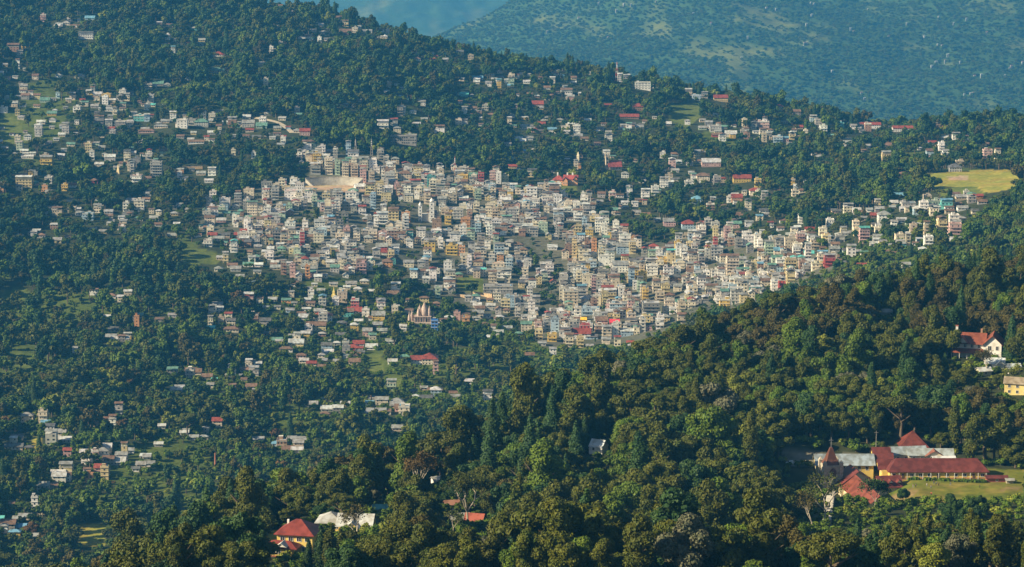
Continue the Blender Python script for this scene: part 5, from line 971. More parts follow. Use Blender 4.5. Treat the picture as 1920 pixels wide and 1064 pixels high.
# tiny pale farmhouses on the mountainside across the valley
fm = [(1170,14),(1183,13),(1156,24),(1026,64),(1140,75),(1085,40),(1123,10),(1230,8),(1520,11),(1526,13),(1522,34),(1512,52),(1595,60),(1600,64),(1627,22),(1666,74),(1732,74),(1733,76),(1758,90),(1766,91),(1777,108),(1772,120),(1755,121),(1747,131),(1760,37),(1800,121),(1827,148),
      (1840,147),(1893,133),(1896,131),(1917,123),(1884,147),(1808,183),(1820,181),(1621,190),(1615,180),(1513,85),(1508,86),(1333,50),(1402,76),(1390,114),(1812,40),(1850,66),(1788,48),(1300,30),(823,44),(845,41),(870,46),(1825,180),(1700,50),(1560,140),(1455,22),(1437,20)]
fD = np.exp(np.linspace(math.log(6200), math.log(12500), 1500))
for i, (px, py) in enumerate(fm):
    rx, ry, rz = ray(px, py); g = fground(rx*fD, ry*fD)-(CAMZ+rz*fD); k = int(np.argmax(g > 0))
    if not g[k] > 0: continue
    X, Y = float(rx*fD[k]), float(ry*fD[k]); Z = float(fground(np.array([X]), np.array([Y]))[0]); rg = random.Random(i); w = rg.uniform(4.5, 7)
    W, Rf = gen_house(w, w*.65, rg.choice([1, 2]), (0.36, 0.35, 0.32), rg.choice([(0.3, .32, .32), (0.36, .36, .34), (0.3, .13, .1)]), rg, found=12)
    for m_ in (W, Rf): m_.v = [(x, y, z+7.0) for x, y, z in m_.v]
    W.v = [(x, y, z if z > 6 else z-8) for x, y, z in W.v]
    o = empty('farmhouse', (X, Y, Z), R(rg.uniform(5, 40))); W.build('wall', o); Rf.build('roof', o); tag(o, None, 'farmhouse', 'tiny farmhouses on the far mountainside')
    THINGS.append([o, 'tiny pale farmhouse on the far mountainside', None, px, py, 'farmhouse']); FEX = None

# ------------------------------------------------------------------ trees
def crown_mesh(name, seed, kind, cards, size, mat, trunk=None):
    """lumpy crown of loose leaf sprays over hidden lobes; returns mesh (unit: metres, about 10 m wide)"""
    rs = np.random.RandomState(seed); L_ = []
    if kind == 'broad':
        n = rs.randint(14, 26); ax, ay, az_ = rs.uniform(.8, 1.2), rs.uniform(.8, 1.2), rs.uniform(.8, 1.2); lx, ly = rs.uniform(-.8, .8, 2)
        for _ in range(n):
            a = rs.rand()*6.28; r = 3.8*math.sqrt(rs.rand()); z = 6.2+rs.uniform(-3.4, 3.4)*(1-r/6.2)*az_; L_.append((r*math.cos(a)*ax+lx*(z-6)*.25, r*math.sin(a)*ay+ly*(z-6)*.25, z, rs.uniform(.8, 1.5)+.8*rs.rand()**3))
    elif kind == 'tall':
        n = rs.randint(10, 15)
        for i in range(n):
            t = i/(n-1); a = rs.rand()*6.28; r = 2.8*rs.rand()*(1-.3*t); L_.append((r*math.cos(a), r*math.sin(a), 4+7.5*t, rs.uniform(1.3, 2.1)*(1-.15*t)))
    elif kind == 'flat':
        n = rs.randint(10, 15)
        for _ in range(n):
            a = rs.rand()*6.28; r = 5.2*math.sqrt(rs.rand()); L_.append((r*math.cos(a), r*math.sin(a), 7.8+rs.uniform(-.6, .9)-.06*r*r, rs.uniform(1.1, 1.7)))
    elif kind == 'conifer':
        n = 15
        for i in range(n):
            t = i/(n-1); a = rs.rand()*6.28; r = .9*(1-t)*rs.rand()+.1; L_.append((r*math.cos(a), r*math.sin(a), 2.2+14.5*t, 2.5*(1-t)**.75+.35))
    elif kind == 'cypress':
        n = 13
        for i in range(n):
            t = i/(n-1); L_.append((rs.uniform(-.3, .3), rs.uniform(-.3, .3), 1.5+13.0*t, 1.55*math.sin(math.pi*(.16+.80*t))**.7+.2))
    elif kind == 'bush':
        for _ in range(5): a = rs.rand()*6.28; r = 1.6*rs.rand(); L_.append((r*math.cos(a), r*math.sin(a), 1.2+rs.rand(), rs.uniform(.9, 1.5)))
    elif kind == 'bamboo':
        for _ in range(9): a = rs.rand()*6.28; r = 2.6*rs.rand(); L_.append((r*math.cos(a), r*math.sin(a), 4.5+rs.uniform(-2, 2.5), rs.uniform(.8, 1.4)))
    V, F = [], []
    w = np.array([q[3]**2 for q in L_]); w /= w.sum()
    idx = rs.choice(len(L_), cards, p=w); Ls = np.array(L_)[idx]
    d = rs.normal(size=(cards, 3)); d[:, 2] += .35; d /= np.linalg.norm(d, axis=1)[:, None]
    rad = Ls[:, 3]*(.78+.34*rs.rand(cards)**1.4); sq = np.array([1, 1, .8 if kind in ('broad', 'bush') else (.55 if kind == 'flat' else 1.0)])
    c = Ls[:, :3]+d*rad[:, None]*sq
    nrm = d+rs.normal(scale=.55, size=(cards, 3)); nrm /= np.linalg.norm(nrm, axis=1)[:, None]
    if kind in ('conifer',): nrm[:, 2] = np.abs(nrm[:, 2])+.3; nrm /= np.linalg.norm(nrm, axis=1)[:, None]
    up = rs.normal(size=(cards, 3)); u = np.cross(nrm, up); u /= np.linalg.norm(u, axis=1)[:, None]; v = np.cross(nrm, u)
    s = size*(.6+.8*rs.rand(cards))[:, None]; e = (.55+.5*rs.rand(cards))[:, None]
    V = np.concatenate([c-u*s*.5, c-v*s*.5*e+u*s*.12, c+u*s*.55, c+v*s*.5*e-u*s*.1]).reshape(4, cards, 3).transpose(1, 0, 2).reshape(-1, 3)
    F = np.arange(cards*4).reshape(-1, 4); mi = np.zeros(cards, int)
    # hidden lobes keep the crown from being see-through
    cv, cf = [], []; o8 = []
    for th in (0.0,): pass
    seg, rg_ = 7, 4
    for (x, y, z, r_) in L_:
        b0 = len(cv); r2 = r_*.74
        for i in range(rg_+1):
            ph = math.pi*i/rg_
            for j in range(seg): cv.append((x+r2*math.sin(ph)*math.cos(6.2832*j/seg), y+r2*math.sin(ph)*math.sin(6.2832*j/seg), z+r2*math.cos(ph)*sq[2]))
        for i in range(rg_):
            for j in range(seg): cf.append((b0+i*seg+j, b0+(i+1)*seg+j, b0+(i+1)*seg+(j+1) % seg, b0+i*seg+(j+1) % seg))
    b0 = len(V); V = np.concatenate([V, np.array(cv)]); F = np.concatenate([F, np.array(cf)+b0]); mi = np.concatenate([mi, np.zeros(len(cf), int)])
    mats = [mat]
    if trunk:
        tv, tf = trunk; b0 = len(V); V = np.concatenate([V, tv]); F = np.concatenate([F, tf+b0]); mi = np.concatenate([mi, np.ones(len(tf), int)]); mats = [mat, M['bark']]
    return npmesh(name, V, F, mats, mi)
def trunk_geo(seed, kind):
    rs = np.random.RandomState(seed+500); mb = MB(); top = {'broad': 6.5, 'tall': 11, 'flat': 7.4, 'conifer': 15, 'cypress': 11, 'bush': 1.5, 'bamboo': 4}[kind]; r0 = .42 if kind != 'bush' else .15
    pts = [(0, 0, -2.5), (0, 0, 0), (rs.uniform(-.3, .3), rs.uniform(-.3, .3), top*.45), (rs.uniform(-.5, .5), rs.uniform(-.5, .5), top)]
    mb.tube(pts, [r0*1.2, r0, r0*.7, r0*.25], 'bark', (.1, .1, .1), 6, False)
    if kind in ('broad', 'flat', 'tall'):
        for k in range(5):
            a = rs.rand()*6.28; z = top*rs.uniform(.4, .8); r_ = rs.uniform(2, 4); mb.tube([(0, 0, z), (r_*.5*math.cos(a), r_*.5*math.sin(a), z+1.0), (r_*math.cos(a), r_*math.sin(a), z+2.2)], [r0*.45, r0*.3, r0*.1], 'bark', (.1, .1, .1), 5, False)
    return np.array(mb.v), np.array(mb.f)
SHAPES = ['broad', 'tall', 'flat', 'conifer', 'cypress', 'bush']
KT = {'broad': 'broadleaf_tree', 'tall': 'broadleaf_tree', 'flat': 'spreading_tree', 'conifer': 'conifer', 'cypress': 'cypress', 'bush': 'bush'}
# near prototypes: separate crown and trunk, used for single trees ; mass prototypes: one mesh each
CR, TR = {}, {}
for sh in SHAPES:
    for v in range(4 if sh in ('broad', 'tall') else 2):
        TR[sh, v] = npmesh('trunk', *trunk_geo(v*31+hash2(np.array([len(sh)]), np.array([v]), 1)[0].astype(int), sh), [M['bark']])
def crown_for(sh, v, col):
    k = (sh, v, col)
    if k not in CR: CR[k] = crown_mesh('crown', v*97+SHAPES.index(sh)*13+5, sh, {'broad': 8600, 'tall': 7800, 'flat': 7000, 'conifer': 5600, 'cypress': 4400, 'bush': 700}[sh], .40 if sh != 'bush' else .5, M['leaf_'+col])
    return CR[k]
PR = []                                    # mass prototypes (mesh objects kept outside the scene, only instanced)
protoc = bpy.data.collections.new('tree_kinds'); 
COMBO = [('broad', 'olive'), ('broad', 'dark'), ('broad', 'green'), ('broad', 'brown'), ('broad', 'rust'), ('broad', 'yellow'), ('broad', 'grey'), ('tall', 'olive'), ('tall', 'dark'), ('tall', 'green'), ('tall', 'brown'), ('flat', 'olive'), ('flat', 'green'), ('conifer', 'dark'), ('cypress', 'dark'), ('bush', 'green'), ('bush', 'yellow'), ('cypress', 'olive')]
PIX = {}
for lod, (cards, size) in enumerate(((7200, .43), (950, .95))):
    for sh, col in COMBO:
        for v in range(2 if sh in ('broad', 'tall') else 1):
            nm = 'k%03d' % len(PR); me = crown_mesh(nm, v*97+SHAPES.index(sh)*13+5+lod*3, sh, int(cards*(.3 if sh == 'bush' else 1)), size*(.6 if sh == 'bush' else 1), M['leaf_'+col], trunk_geo(v, sh))
            o = bpy.data.objects.new(nm, me); protoc.objects.link(o); PIX.setdefault((lod, sh, col), []).append(len(PR)); PR.append(o)
# --- where trees grow
def scatter(d0, d1, spacing, margin):
    """jittered positions at about one tree per spacing^2"""
    xm = math.tan(R(11)+margin)*d1; xs = np.arange(-xm, xm, spacing); ys = np.arange(d0*.97, d1, spacing)
    X, Y = np.meshgrid(xs, ys); X = X.ravel()+RS.uniform(-.48, .48, X.size)*spacing; Y = Y.ravel()+RS.uniform(-.48, .48, Y.size)*spacing
    D = np.hypot(X, Y); k = (np.abs(np.arctan2(X, Y)) < R(11)+margin) & (D > d0) & (D < d1); return X[k], Y[k]
TX, TY, TS = [], [], []
for (d0, d1, sp) in ((640, 1560, 9.0), (1560, 2500, 10.6), (2500, 3300, 10.6), (3300, 4350, 11.0)):
    X, Y = scatter(d0, d1, sp, R(2.2)); TX.append(X); TY.append(Y); TS.append(np.full(len(X), sp))
TX = np.concatenate(TX); TY = np.concatenate(TY); TS = np.concatenate(TS); TZ = ground(TX, TY); TD = np.hypot(TX, TY); n0 = len(TX)
px, py, _ = proj(TX, TY, TZ)
keep = (px > -330) & (px < 2250) & (py > -120) & (py < 1330)
keep &= visible(TX, TY, TZ+22) | (TD < 1500)
town = inpoly(px, py, TOWN) & (TD > 1600)
for q in NOTOWN[:4]+NOTOWN[5:]: town &= ~inpoly(px, py, q)
keep &= ~(town & (RS.rand(n0) > .60))
fm_ = samp(FIELDMASK, TX, TY); keep &= ~((fm_ > .3) & (RS.rand(n0) > -1))
# clearings between the woods
cl = fbm(TX/85, TY/120, 61, 3); keep &= ~((TD > 1600) & (cl > .23+.25*sstep(2300, 2600, TY)) & (RS.rand(n0) < .66))
keep &= ~((TD > 1092) & (TD < 1130) & (px > 1480) & (px < 1650) & (TZ < SZ+4))
TX, TY, TZ, TD, TS = TX[keep], TY[keep], TZ[keep], TD[keep], TS[keep]; px = px[keep]; py = py[keep]
FT = np.array(FOOT); cell = {}
for i, (x, y, r) in enumerate(FT):
    for a in range(int((x-r-3)//25), int((x+r+3)//25)+1):
        for b_ in range(int((y-r-3)//25), int((y+r+3)//25)+1): cell.setdefault((a, b_), []).append(i)
ok = np.ones(len(TX), bool)
for i in range(len(TX)):
    for j in cell.get((int(TX[i]//25), int(TY[i]//25)), ()):
        if (TX[i]-FT[j, 0])**2+(TY[i]-FT[j, 1])**2 < (FT[j, 2]+2.2)**2: ok[i] = False; break
TX, TY, TZ, TD, TS, px, py = [a[ok] for a in (TX, TY, TZ, TD, TS, px, py)]
N = len(TX)
n1 = fbm(TX/120, TY/160, 71, 3); n2 = fbm(TX/45, TY/45, 72, 2); rr = RS.rand(N)
sh = np.array(['broad']*N, dtype=object); col = np.array(['green']*N, dtype=object)
nearm = TD < 1560
# near hill : olive-brown crest, yellow-olive foot, dark conifers in the dips
hi = np.clip((760-py)/300, 0, 1)
c1 = rr < .60+.08*hi; col[nearm & c1] = 'olive'; col[nearm & ~c1 & (rr < .82)] = 'green'
col[nearm & (rr > .82)] = 'dark'; bz = (n2+hi*.8-.42 > 0) & (RS.rand(N) < .72); col[nearm & bz] = 'brown'
col[nearm & (RS.rand(N) < .02)] = 'yellow'; col[nearm & (RS.rand(N) < .03)] = 'grey'
foot = nearm & (TD < 900) & (RS.rand(N) < .35); col[foot] = 'olive'
m_ = ~nearm; col[m_ & (rr < .20)] = 'dark'; col[m_ & (rr > .66)] = 'olive'; col[m_ & (rr > .61) & (rr < .66)] = 'yellow'
low = m_ & (TD < 2450) & (px < 620); q_ = RS.rand(N); col[low & (q_ < .035)] = 'rust'; col[low & (q_ > .90)] = 'brown'; col[low & (q_ > .035) & (q_ < .06)] = 'yellow'
q_ = RS.rand(N); up_ = m_ & (TD > 2450); col[up_ & (q_ < .06)] = 'brown'; col[up_ & (q_ > .72)] = 'dark'
q_ = RS.rand(N); sh[q_ < .20] = 'tall'; sh[(q_ > .93)] = 'flat'
q_ = RS.rand(N); sh[nearm & (n1 < -.34) & (q_ < .16)] = 'conifer'; sh[nearm & (q_ > .98)] = 'cypress'
cy = nearm & (px > 1600) & (TD < 1010) & (RS.rand(N) < .3); sh[cy] = 'cypress'
rid = m_ & (TD > 3250) & (RS.rand(N) < .025); sh[rid] = 'conifer'; sh[m_ & (TD < 3250) & (RS.rand(N) < .015)] = 'conifer'
town = inpoly(px, py, TOWN) & m_; sh[town & (RS.rand(N) < .35)] = 'bush'
con = (sh == 'conifer') | (sh == 'cypress'); col[con] = 'dark'; ol = (sh == 'cypress') & (RS.rand(N) < .3); col[ol] = 'olive'
col[(sh == 'flat') & ~np.isin(col, ['olive', 'green'])] = 'olive'
col[(sh == 'tall') & ~np.isin(col, ['olive', 'dark', 'green', 'brown'])] = 'green'
b_ = sh == 'bush'; col[b_] = 'green'
sc_ = np.exp(RS.normal(-.10, .24, N)).clip(.5, 1.75); sc_[nearm] *= 1.5; sc_[m_] *= 1.42; sc_[town] *= .66; sc_[(~town) & (TD > 2500)] *= 1.08
sc_[m_ & (sh == 'conifer')] *= .8
zsc = sc_*RS.uniform(.85, 1.2, N)
# keep the houses in sight : drop trees whose crowns would hide them
HT = np.select([sh == 'tall', sh == 'conifer', sh == 'cypress', sh == 'bush', sh == 'flat'], [13, 17, 15, 3.2, 9.5], 10.8)*zsc
WD = np.select([sh == 'tall', sh == 'conifer', sh == 'cypress', sh == 'bush', sh == 'flat'], [3.3, 2.8, 1.6, 2.2, 6.2], 5.0)*sc_
ppm = FPX/TD; ok = np.ones(N, bool); rr = RS.rand(N)
vx = (px > -60) & (px < 1980)
for i in np.nonzero(vx)[0]:
    x0 = int((px[i]-WD[i]*ppm[i]*.95)/2); x1 = int((px[i]+WD[i]*ppm[i]*.95)/2)+1; y0 = int((py[i]-HT[i]*ppm[i]*.94)/2); y1 = int((py[i]-HT[i]*ppm[i]*.1)/2)
    x0 = max(0, x0); y0 = max(0, y0)
    if x1 <= x0 or y1 <= y0: continue
    s = REQ[y0:y1, x0:x1]
    if s.size == 0: continue
    c = np.count_nonzero(s > TD[i])
    if np.count_nonzero(REQA[y0:y1, x0:x1] > TD[i]) > max(6, .03*s.size): ok[i] = False; continue
    if c and (c/s.size > .12 or c > 60):
        if rr[i] < .33: ok[i] = False
        else: k_ = .42+.3*rr[i]*RS.rand(); sc_[i] *= k_; zsc[i] *= k_*.9
    elif c and rr[i] < .55: sc_[i] *= .6; zsc[i] *= .55
TX, TY, TZ, TD, px, py, sh, col, sc_, zsc, HT, WD = [a[ok] for a in (TX, TY, TZ, TD, px, py, sh, col, sc_, zsc, HT, WD)]
N = len(TX); print('trees', N)
# --- the trees that show largest stand singly
cap = {'broadleaf_tree': 298, 'spreading_tree': 150, 'conifer': 200, 'cypress': 150, 'bush': 60}
kt = np.array([KT[s] for s in sh], dtype=object); area = (HT*WD)/(TD*TD)
inv = (px > -5) & (px < 1925) & (py-HT*FPX/TD < 1060) & (py < 1130) & visible(TX, TY, TZ+HT*.7)
single = np.zeros(N, bool)
for k, c in cap.items():
    ids = np.nonzero((kt == k) & inv)[0]
    if k == 'bush': ids = ids[:0]
    ids = ids[np.argsort(-area[ids])][:c]; single[ids] = True
CN = {'olive': 'olive-green', 'dark': 'dark green', 'green': 'mid-green', 'brown': 'brownish', 'rust': 'rust-coloured', 'yellow': 'yellow-green', 'grey': 'grey-green'}
SN = {'broad': 'round-crowned tree', 'tall': 'tall-crowned tree', 'flat': 'flat-topped tree', 'conifer': 'pointed conifer', 'cypress': 'narrow cypress', 'bush': 'bush'}
GN = {'broadleaf_tree': 'broadleaf trees of the near wood', 'spreading_tree': 'spreading trees of the woods', 'conifer': 'pointed conifers of the woods', 'cypress': 'cypresses of the near wood'}
def put_tree(s, v, c, X, Y, Z, rz, sxy, sz, name=None):
    o = empty(name or KT[s], (X, Y, Z), rz); o.scale = (sxy, sxy, sz)
    a = bpy.data.objects.new('crown', crown_for(s, v, c)); COL.objects.link(a); a.parent = o
    b2 = bpy.data.objects.new('trunk', TR[s, v]); COL.objects.link(b2); b2.parent = o; return o
for i in np.nonzero(single)[0]:
    s = sh[i]; v = int(RS.randint(4 if s in ('broad', 'tall') else 2)); o = put_tree(s, v, col[i], float(TX[i]), float(TY[i]), float(TZ[i]), float(RS.rand()*6.28), float(sc_[i]), float(zsc[i]))
    big = 'big ' if sc_[i] > 1.2 else ('small ' if sc_[i] < .8 else '')
    tag(o, None, 'tree', GN[KT[s]]); THINGS.append([o, big+CN[col[i]]+' '+SN[s], None, float(px[i]), float(py[i]-HT[i]*.6*FPX/TD[i]), KT[s]])
# --- trees of their own character
def bare_tree(px_, py_, h, seed, label, dmin=500, leafy=0, col_='grey', spread=.45, lean=0):
    X, Y, Z = hit(px_, py_, dmin); o = empty('bare_tree', (X, Y, Z), R(seed*40)); mb = MB(); rg = random.Random(seed); tips = []
    def grow(p, d, L_, r, lev):
        q = p+d*L_*.5+Vector((rg.uniform(-1, 1), rg.uniform(-1, 1), 0))*L_*.06; e = q+(d+Vector((rg.uniform(-1, 1), rg.uniform(-1, 1), .2))*.12).normalized()*L_*.5
        mb.tube([p, q, e], [r, r*.85, r*.68], 'palebark', (.3, .3, .3), 5 if lev < 3 else 3, False)
        if lev >= 5: tips.append(e); return
        for k in range(rg.choice([2, 3, 3]) if lev < 4 else 2):
            a = Vector((rg.uniform(-1, 1), rg.uniform(-1, 1), rg.uniform(-.1, .9))).normalized(); grow(e, (d*(1-spread)+a*spread*1.3).normalized(), L_*rg.uniform(.58, .8), r*.62, lev+1)
    grow(Vector((0, 0, -1.5)), Vector((lean, 0, 1)).normalized(), h*.36, h*.022, 0); b3 = mb.build('trunk', o)
    if leafy:
        rs = np.random.RandomState(seed); T = np.array([tuple(t_) for t_ in tips]); nn = leafy; c = T[rs.randint(len(T), size=nn)]+rs.normal(scale=.8, size=(nn, 3)); s = .55*(.5+rs.rand(nn))[:, None]
        u = rs.normal(size=(nn, 3)); u /= np.linalg.norm(u, axis=1)[:, None]; w = rs.normal(size=(nn, 3)); v = np.cross(u, w); v /= np.linalg.norm(v, axis=1)[:, None]
        V = np.stack([c-u*s*.5, c-v*s*.4, c+u*s*.5, c+v*s*.4], 1).reshape(-1, 3); me = npmesh('crown', V, np.arange(nn*4).reshape(-1, 4), [M['leaf_'+col_]]); a = bpy.data.objects.new('crown', me); COL.objects.link(a); a.parent = o
    tag(o, label, 'tree', 'bare and thin trees')
bare_tree(1548, 985, 19, 1, 'wide feathery half-bare tree in front of the church tower', leafy=1500, col_='olive', spread=.55); bare_tree(1522, 1000, 15, 2, 'thin half-bare tree just left of the stone stairway', leafy=900, col_='brown')
bare_tree(1357, 1035, 15, 3, 'bare pale-limbed tree among yellowish crowns on the bottom slope', leafy=700, col_='grey'); bare_tree(1298, 915, 13, 4, 'bare white-limbed tree under a brown spreading crown, mid-slope', leafy=600, col_='brown')
bare_tree(877, 992, 22, 5, 'tall tree on a long pale trunk between the grey and turquoise cottages', leafy=5200, col_='olive', spread=.5); bare_tree(783, 968, 21, 6, 'pointed rusty-brown tree on a thin pale trunk in shade', leafy=4600, col_='rust', spread=.3)
bare_tree(672, 1022, 14, 7, 'thin grey tree before the roof of the grey bungalow', leafy=900, col_='brown'); bare_tree(1850, 705, 14, 8, 'thin brown branching tree between villa and yellow house', leafy=1500, col_='brown'); bare_tree(1895, 730, 12, 9, 'sparse yellowing tree over the yellow house walls', leafy=1300, col_='yellow')
bare_tree(1640, 955, 12, 10, 'dark thin tree over the red transept roof', leafy=2200, col_='dark'); bare_tree(1790, 615, 12, 11, 'pale bare tree left of the white villa chimney', leafy=500, col_='grey'); bare_tree(850, 1000, 9, 12, 'short bare tree left of the grey-roofed cottage', leafy=500, col_='olive')
def special(s, v, c, px_, py_, sxy, sz, label, dmin=500, flat=None):
    if flat is None: X, Y, Z = hit(px_, py_, dmin)
    else: X, Y = at(px_, flat); Z = float(ground(X, Y))
    o = put_tree(s, v, c, X, Y, Z, v*1.3, sxy, sz); tag(o, label, 'tree', GN[KT[s]])
special('broad', 1, 'dark', 1694, 935, .62, .75, 'dark round tree standing alone on the school lawn edge with a shadow', flat=1052); special('broad', 2, 'dark', 1783, 985, 1.1, 1.1, 'big dark tree at the lawn edge, right of the red transept'); special('broad', 0, 'dark', 1832, 990, .95, 1.25, 'big dark tree directly left of the open shelter')
special('cypress', 0, 'dark', 1812, 1035, 1.5, 1.1, 'broad dark cypress in the row below the school lawn'); special('cypress', 1, 'olive', 1880, 1062, 1.4, 1.15, 'olive cypress at the bottom right under the open shelter'); special('cypress', 1, 'dark', 1775, 1030, 1.4, 1.0, 'dark cypress below the middle of the school lawn')
special('cypress', 0, 'dark', 579, 1092, .8, .92, 'dark cypress in front of the yellow villa windows'); special('cypress', 1, 'olive', 620, 1095, 1.3, 1.25, 'olive cypress just right of the yellow villa'); special('cypress', 0, 'dark', 603, 1092, 1.1, 1.2, 'dark cypress touching the right wall of the yellow villa'); special('cypress', 0, 'olive', 640, 1090, 1.2, 1.1, 'olive cypress right of two others beside the yellow villa')
special('flat', 0, 'olive', 640, 980, 1.15, 1.1, 'flat-topped olive tree over the grey bungalow roof'); special('flat', 1, 'olive', 1340, 905, 1.25, 1.1, 'wide brownish flat-topped tree mid-slope left of the church'); special('broad', 3, 'yellow', 1595, 715, 1.0, 1.0, 'bright yellow-green tree high on the wooded hill')
special('flat', 0, 'green', 1358, 962, .9, .8, 'bright green flat-topped tree near the bottom slope') ; special('broad', 2, 'yellow', 1362, 955, .8, .7, 'vivid yellow-green tree below the wide brownish tree'); special('broad', 2, 'yellow', 1030, 1000, .7, .7, 'vivid yellow-green tree on the lower slope under the forest cottage')
special('broad', 1, 'rust', 95, 1030, 1.9, 1.1, 'big rust-red tree at the lower left', dmin=1560); special('broad', 2, 'rust', 60, 1005, 1.3, .9, 'rust-red tree behind the big rust-red one', dmin=1560); special('broad', 0, 'yellow', 75, 1058, 1.2, 1.0, 'yellow tree at the lower left under the rust-red tree', dmin=1560)
# conifers that stand up from the ridge line
for k, (px_, py_, s_) in enumerate([(617,22,1.3),(628,20,1.5),(655,34,1.3),(664,36,1.4),(648,34,1.1),(888,86,1.35),(760,66,1.0),(940,92,1.0),(987,102,1.1),(1064,120,1.5),(1073,122,1.4),(1147,120,1.3),(1199,130,1.1),(1212,130,1.2),(1240,140,1.0),(1262,145,1.0),(1283,145,1.0),(1300,146,1.1),(1311,147,1.1),(1345,158,.9),(1428,178,1.0),(1450,182,1.1),(1527,214,1.3),(1545,216,1.1),(1571,222,1.2),(1596,228,1.1),(1750,226,1.0),(1790,224,1.0),(1880,226,1.2),(1905,228,1.0),(700,44,1.0),(1100,120,1.0),(1170,122,1.1)]):
    X, Y, Z = hit(px_, py_+14, 3000); v = k % 2; o = put_tree('conifer', v, 'dark', X, Y, Z, k*1.0, s_*1.15, s_*1.05); tag(o, None, 'tree', 'conifers on the ridge line'); THINGS.append([o, 'tall dark conifer rising from the ridge line', None, px_, py_-15, 'conifer'])
# --- everything else grows as one mass per wood
def mass(name, label, X, Y, Z, idx, s1, s2, tilt=None):
    n = len(X); me = bpy.data.meshes.new(name); me.vertices.add(n); me.vertices.foreach_set('co', np.stack([X, Y, Z], 1).astype(np.float32).ravel())
    for nm, dat, ty in (('kind_index', idx.astype(np.int32), 'INT'),):
        a = me.attributes.new(nm, ty, 'POINT'); a.data.foreach_set('value', dat)
    a = me.attributes.new('tree_scale', 'FLOAT_VECTOR', 'POINT'); a.data.foreach_set('vector', np.stack([s1, s1, s2], 1).astype(np.float32).ravel())
    a = me.attributes.new('tree_rot', 'FLOAT_VECTOR', 'POINT'); a.data.foreach_set('vector', np.stack([np.zeros(n), np.zeros(n), RS.rand(n)*6.28], 1).astype(np.float32).ravel())
    o = bpy.data.objects.new(name, me); COL.objects.link(o)
    ng = bpy.data.node_groups.new(name, 'GeometryNodeTree'); ng.interface.new_socket('Geometry', in_out='INPUT', socket_type='NodeSocketGeometry'); ng.interface.new_socket('Geometry', in_out='OUTPUT', socket_type='NodeSocketGeometry')
    gi = ng.nodes.new('NodeGroupInput'); go = ng.nodes.new('NodeGroupOutput'); ip = ng.nodes.new('GeometryNodeInstanceOnPoints'); ci = ng.nodes.new('GeometryNodeCollectionInfo')
    ci.inputs[0].default_value = protoc; ci.inputs[1].default_value = True; ci.inputs[2].default_value = True
    def at_(nm, dt):
        q = ng.nodes.new('GeometryNodeInputNamedAttribute'); q.data_type = dt; q.inputs[0].default_value = nm; return q.outputs[0]
    m2p = ng.nodes.new('GeometryNodeMeshToPoints'); ng.links.new(gi.outputs[0], m2p.inputs[0]); ng.links.new(m2p.outputs[0], ip.inputs['Points'])
    ng.links.new(ci.outputs[0], ip.inputs['Instance']); ip.inputs['Pick Instance'].default_value = True
    ng.links.new(at_('kind_index', 'INT'), ip.inputs['Instance Index']); ng.links.new(at_('tree_scale', 'FLOAT_VECTOR'), ip.inputs['Scale'])
    e2r = ng.nodes.new('FunctionNodeEulerToRotation'); ng.links.new(at_('tree_rot', 'FLOAT_VECTOR'), e2r.inputs[0]); ng.links.new(e2r.outputs[0], ip.inputs['Rotation'])
    ng.links.new(ip.outputs[0], go.inputs[0]); md = o.modifiers.new('woods', 'NODES'); md.node_group = ng
    return tag(o, label, 'woods', kind='stuff')
def pidx(lod, s, c):
    L_ = PIX.get((lod, s, c)) or PIX[(lod, 'broad', 'green')]; return L_[int(RS.randint(len(L_)))]
rest_ = ~single
for nm, lab, mask, lod in (('near_forest', 'the rest of the dense olive and brown forest covering the near hill', rest_ & (TD < 1560), 0), ('valley_woods', 'mixed green woods filling the valley and the slopes round the town', rest_ & (TD >= 1560) & (TD < 3000), 1), ('ridge_woods', 'dark blue-green woods covering the upper slopes to the ridge', rest_ & (TD >= 3000), 1)):
    ii = np.nonzero(mask)[0]; idx = np.array([pidx(lod, sh[i], col[i]) for i in ii]); mass(nm, lab, TX[ii], TY[ii], TZ[ii]-.4, idx, sc_[ii], zsc[ii])
# undergrowth: bushes filling the gaps
X, Y = scatter(680, 2500, 6.2, R(2)); Z = ground(X, Y); a, b_, _ = proj(X, Y, Z); f_ = samp(FIELDMASK, X, Y); k = (f_ < .2) & ~((fbm(X/85, Y/120, 61, 3) > .23+.25*sstep(2300, 2600, Y)) & (Y > 1600) & (RS.rand(len(X)) < .5)) & visible(X, Y, Z+6) & (RS.rand(len(X)) < .75) & (b_ < 1150) & ~(inpoly(a, b_, TOWN) & (Y > 1600)) 
ok = np.ones(len(X), bool)
for i in np.nonzero(k)[0]:
    for j in cell.get((int(X[i]//25), int(Y[i]//25)), ()):
        if (X[i]-FT[j, 0])**2+(Y[i]-FT[j, 1])**2 < (FT[j, 2]+.6)**2: ok[i] = False; break
k &= ok; X, Y, Z = X[k], Y[k], Z[k]; s = RS.uniform(.7, 1.5, len(X)); s[np.hypot(X, Y) > 1500] *= 1.15
mass('undergrowth', 'bushes and undergrowth filling the gaps between the trees', X, Y, Z, np.array([pidx(1, 'bush', 'green' if RS.rand() < .88 else 'yellow') for _ in X]), s, s*.9)
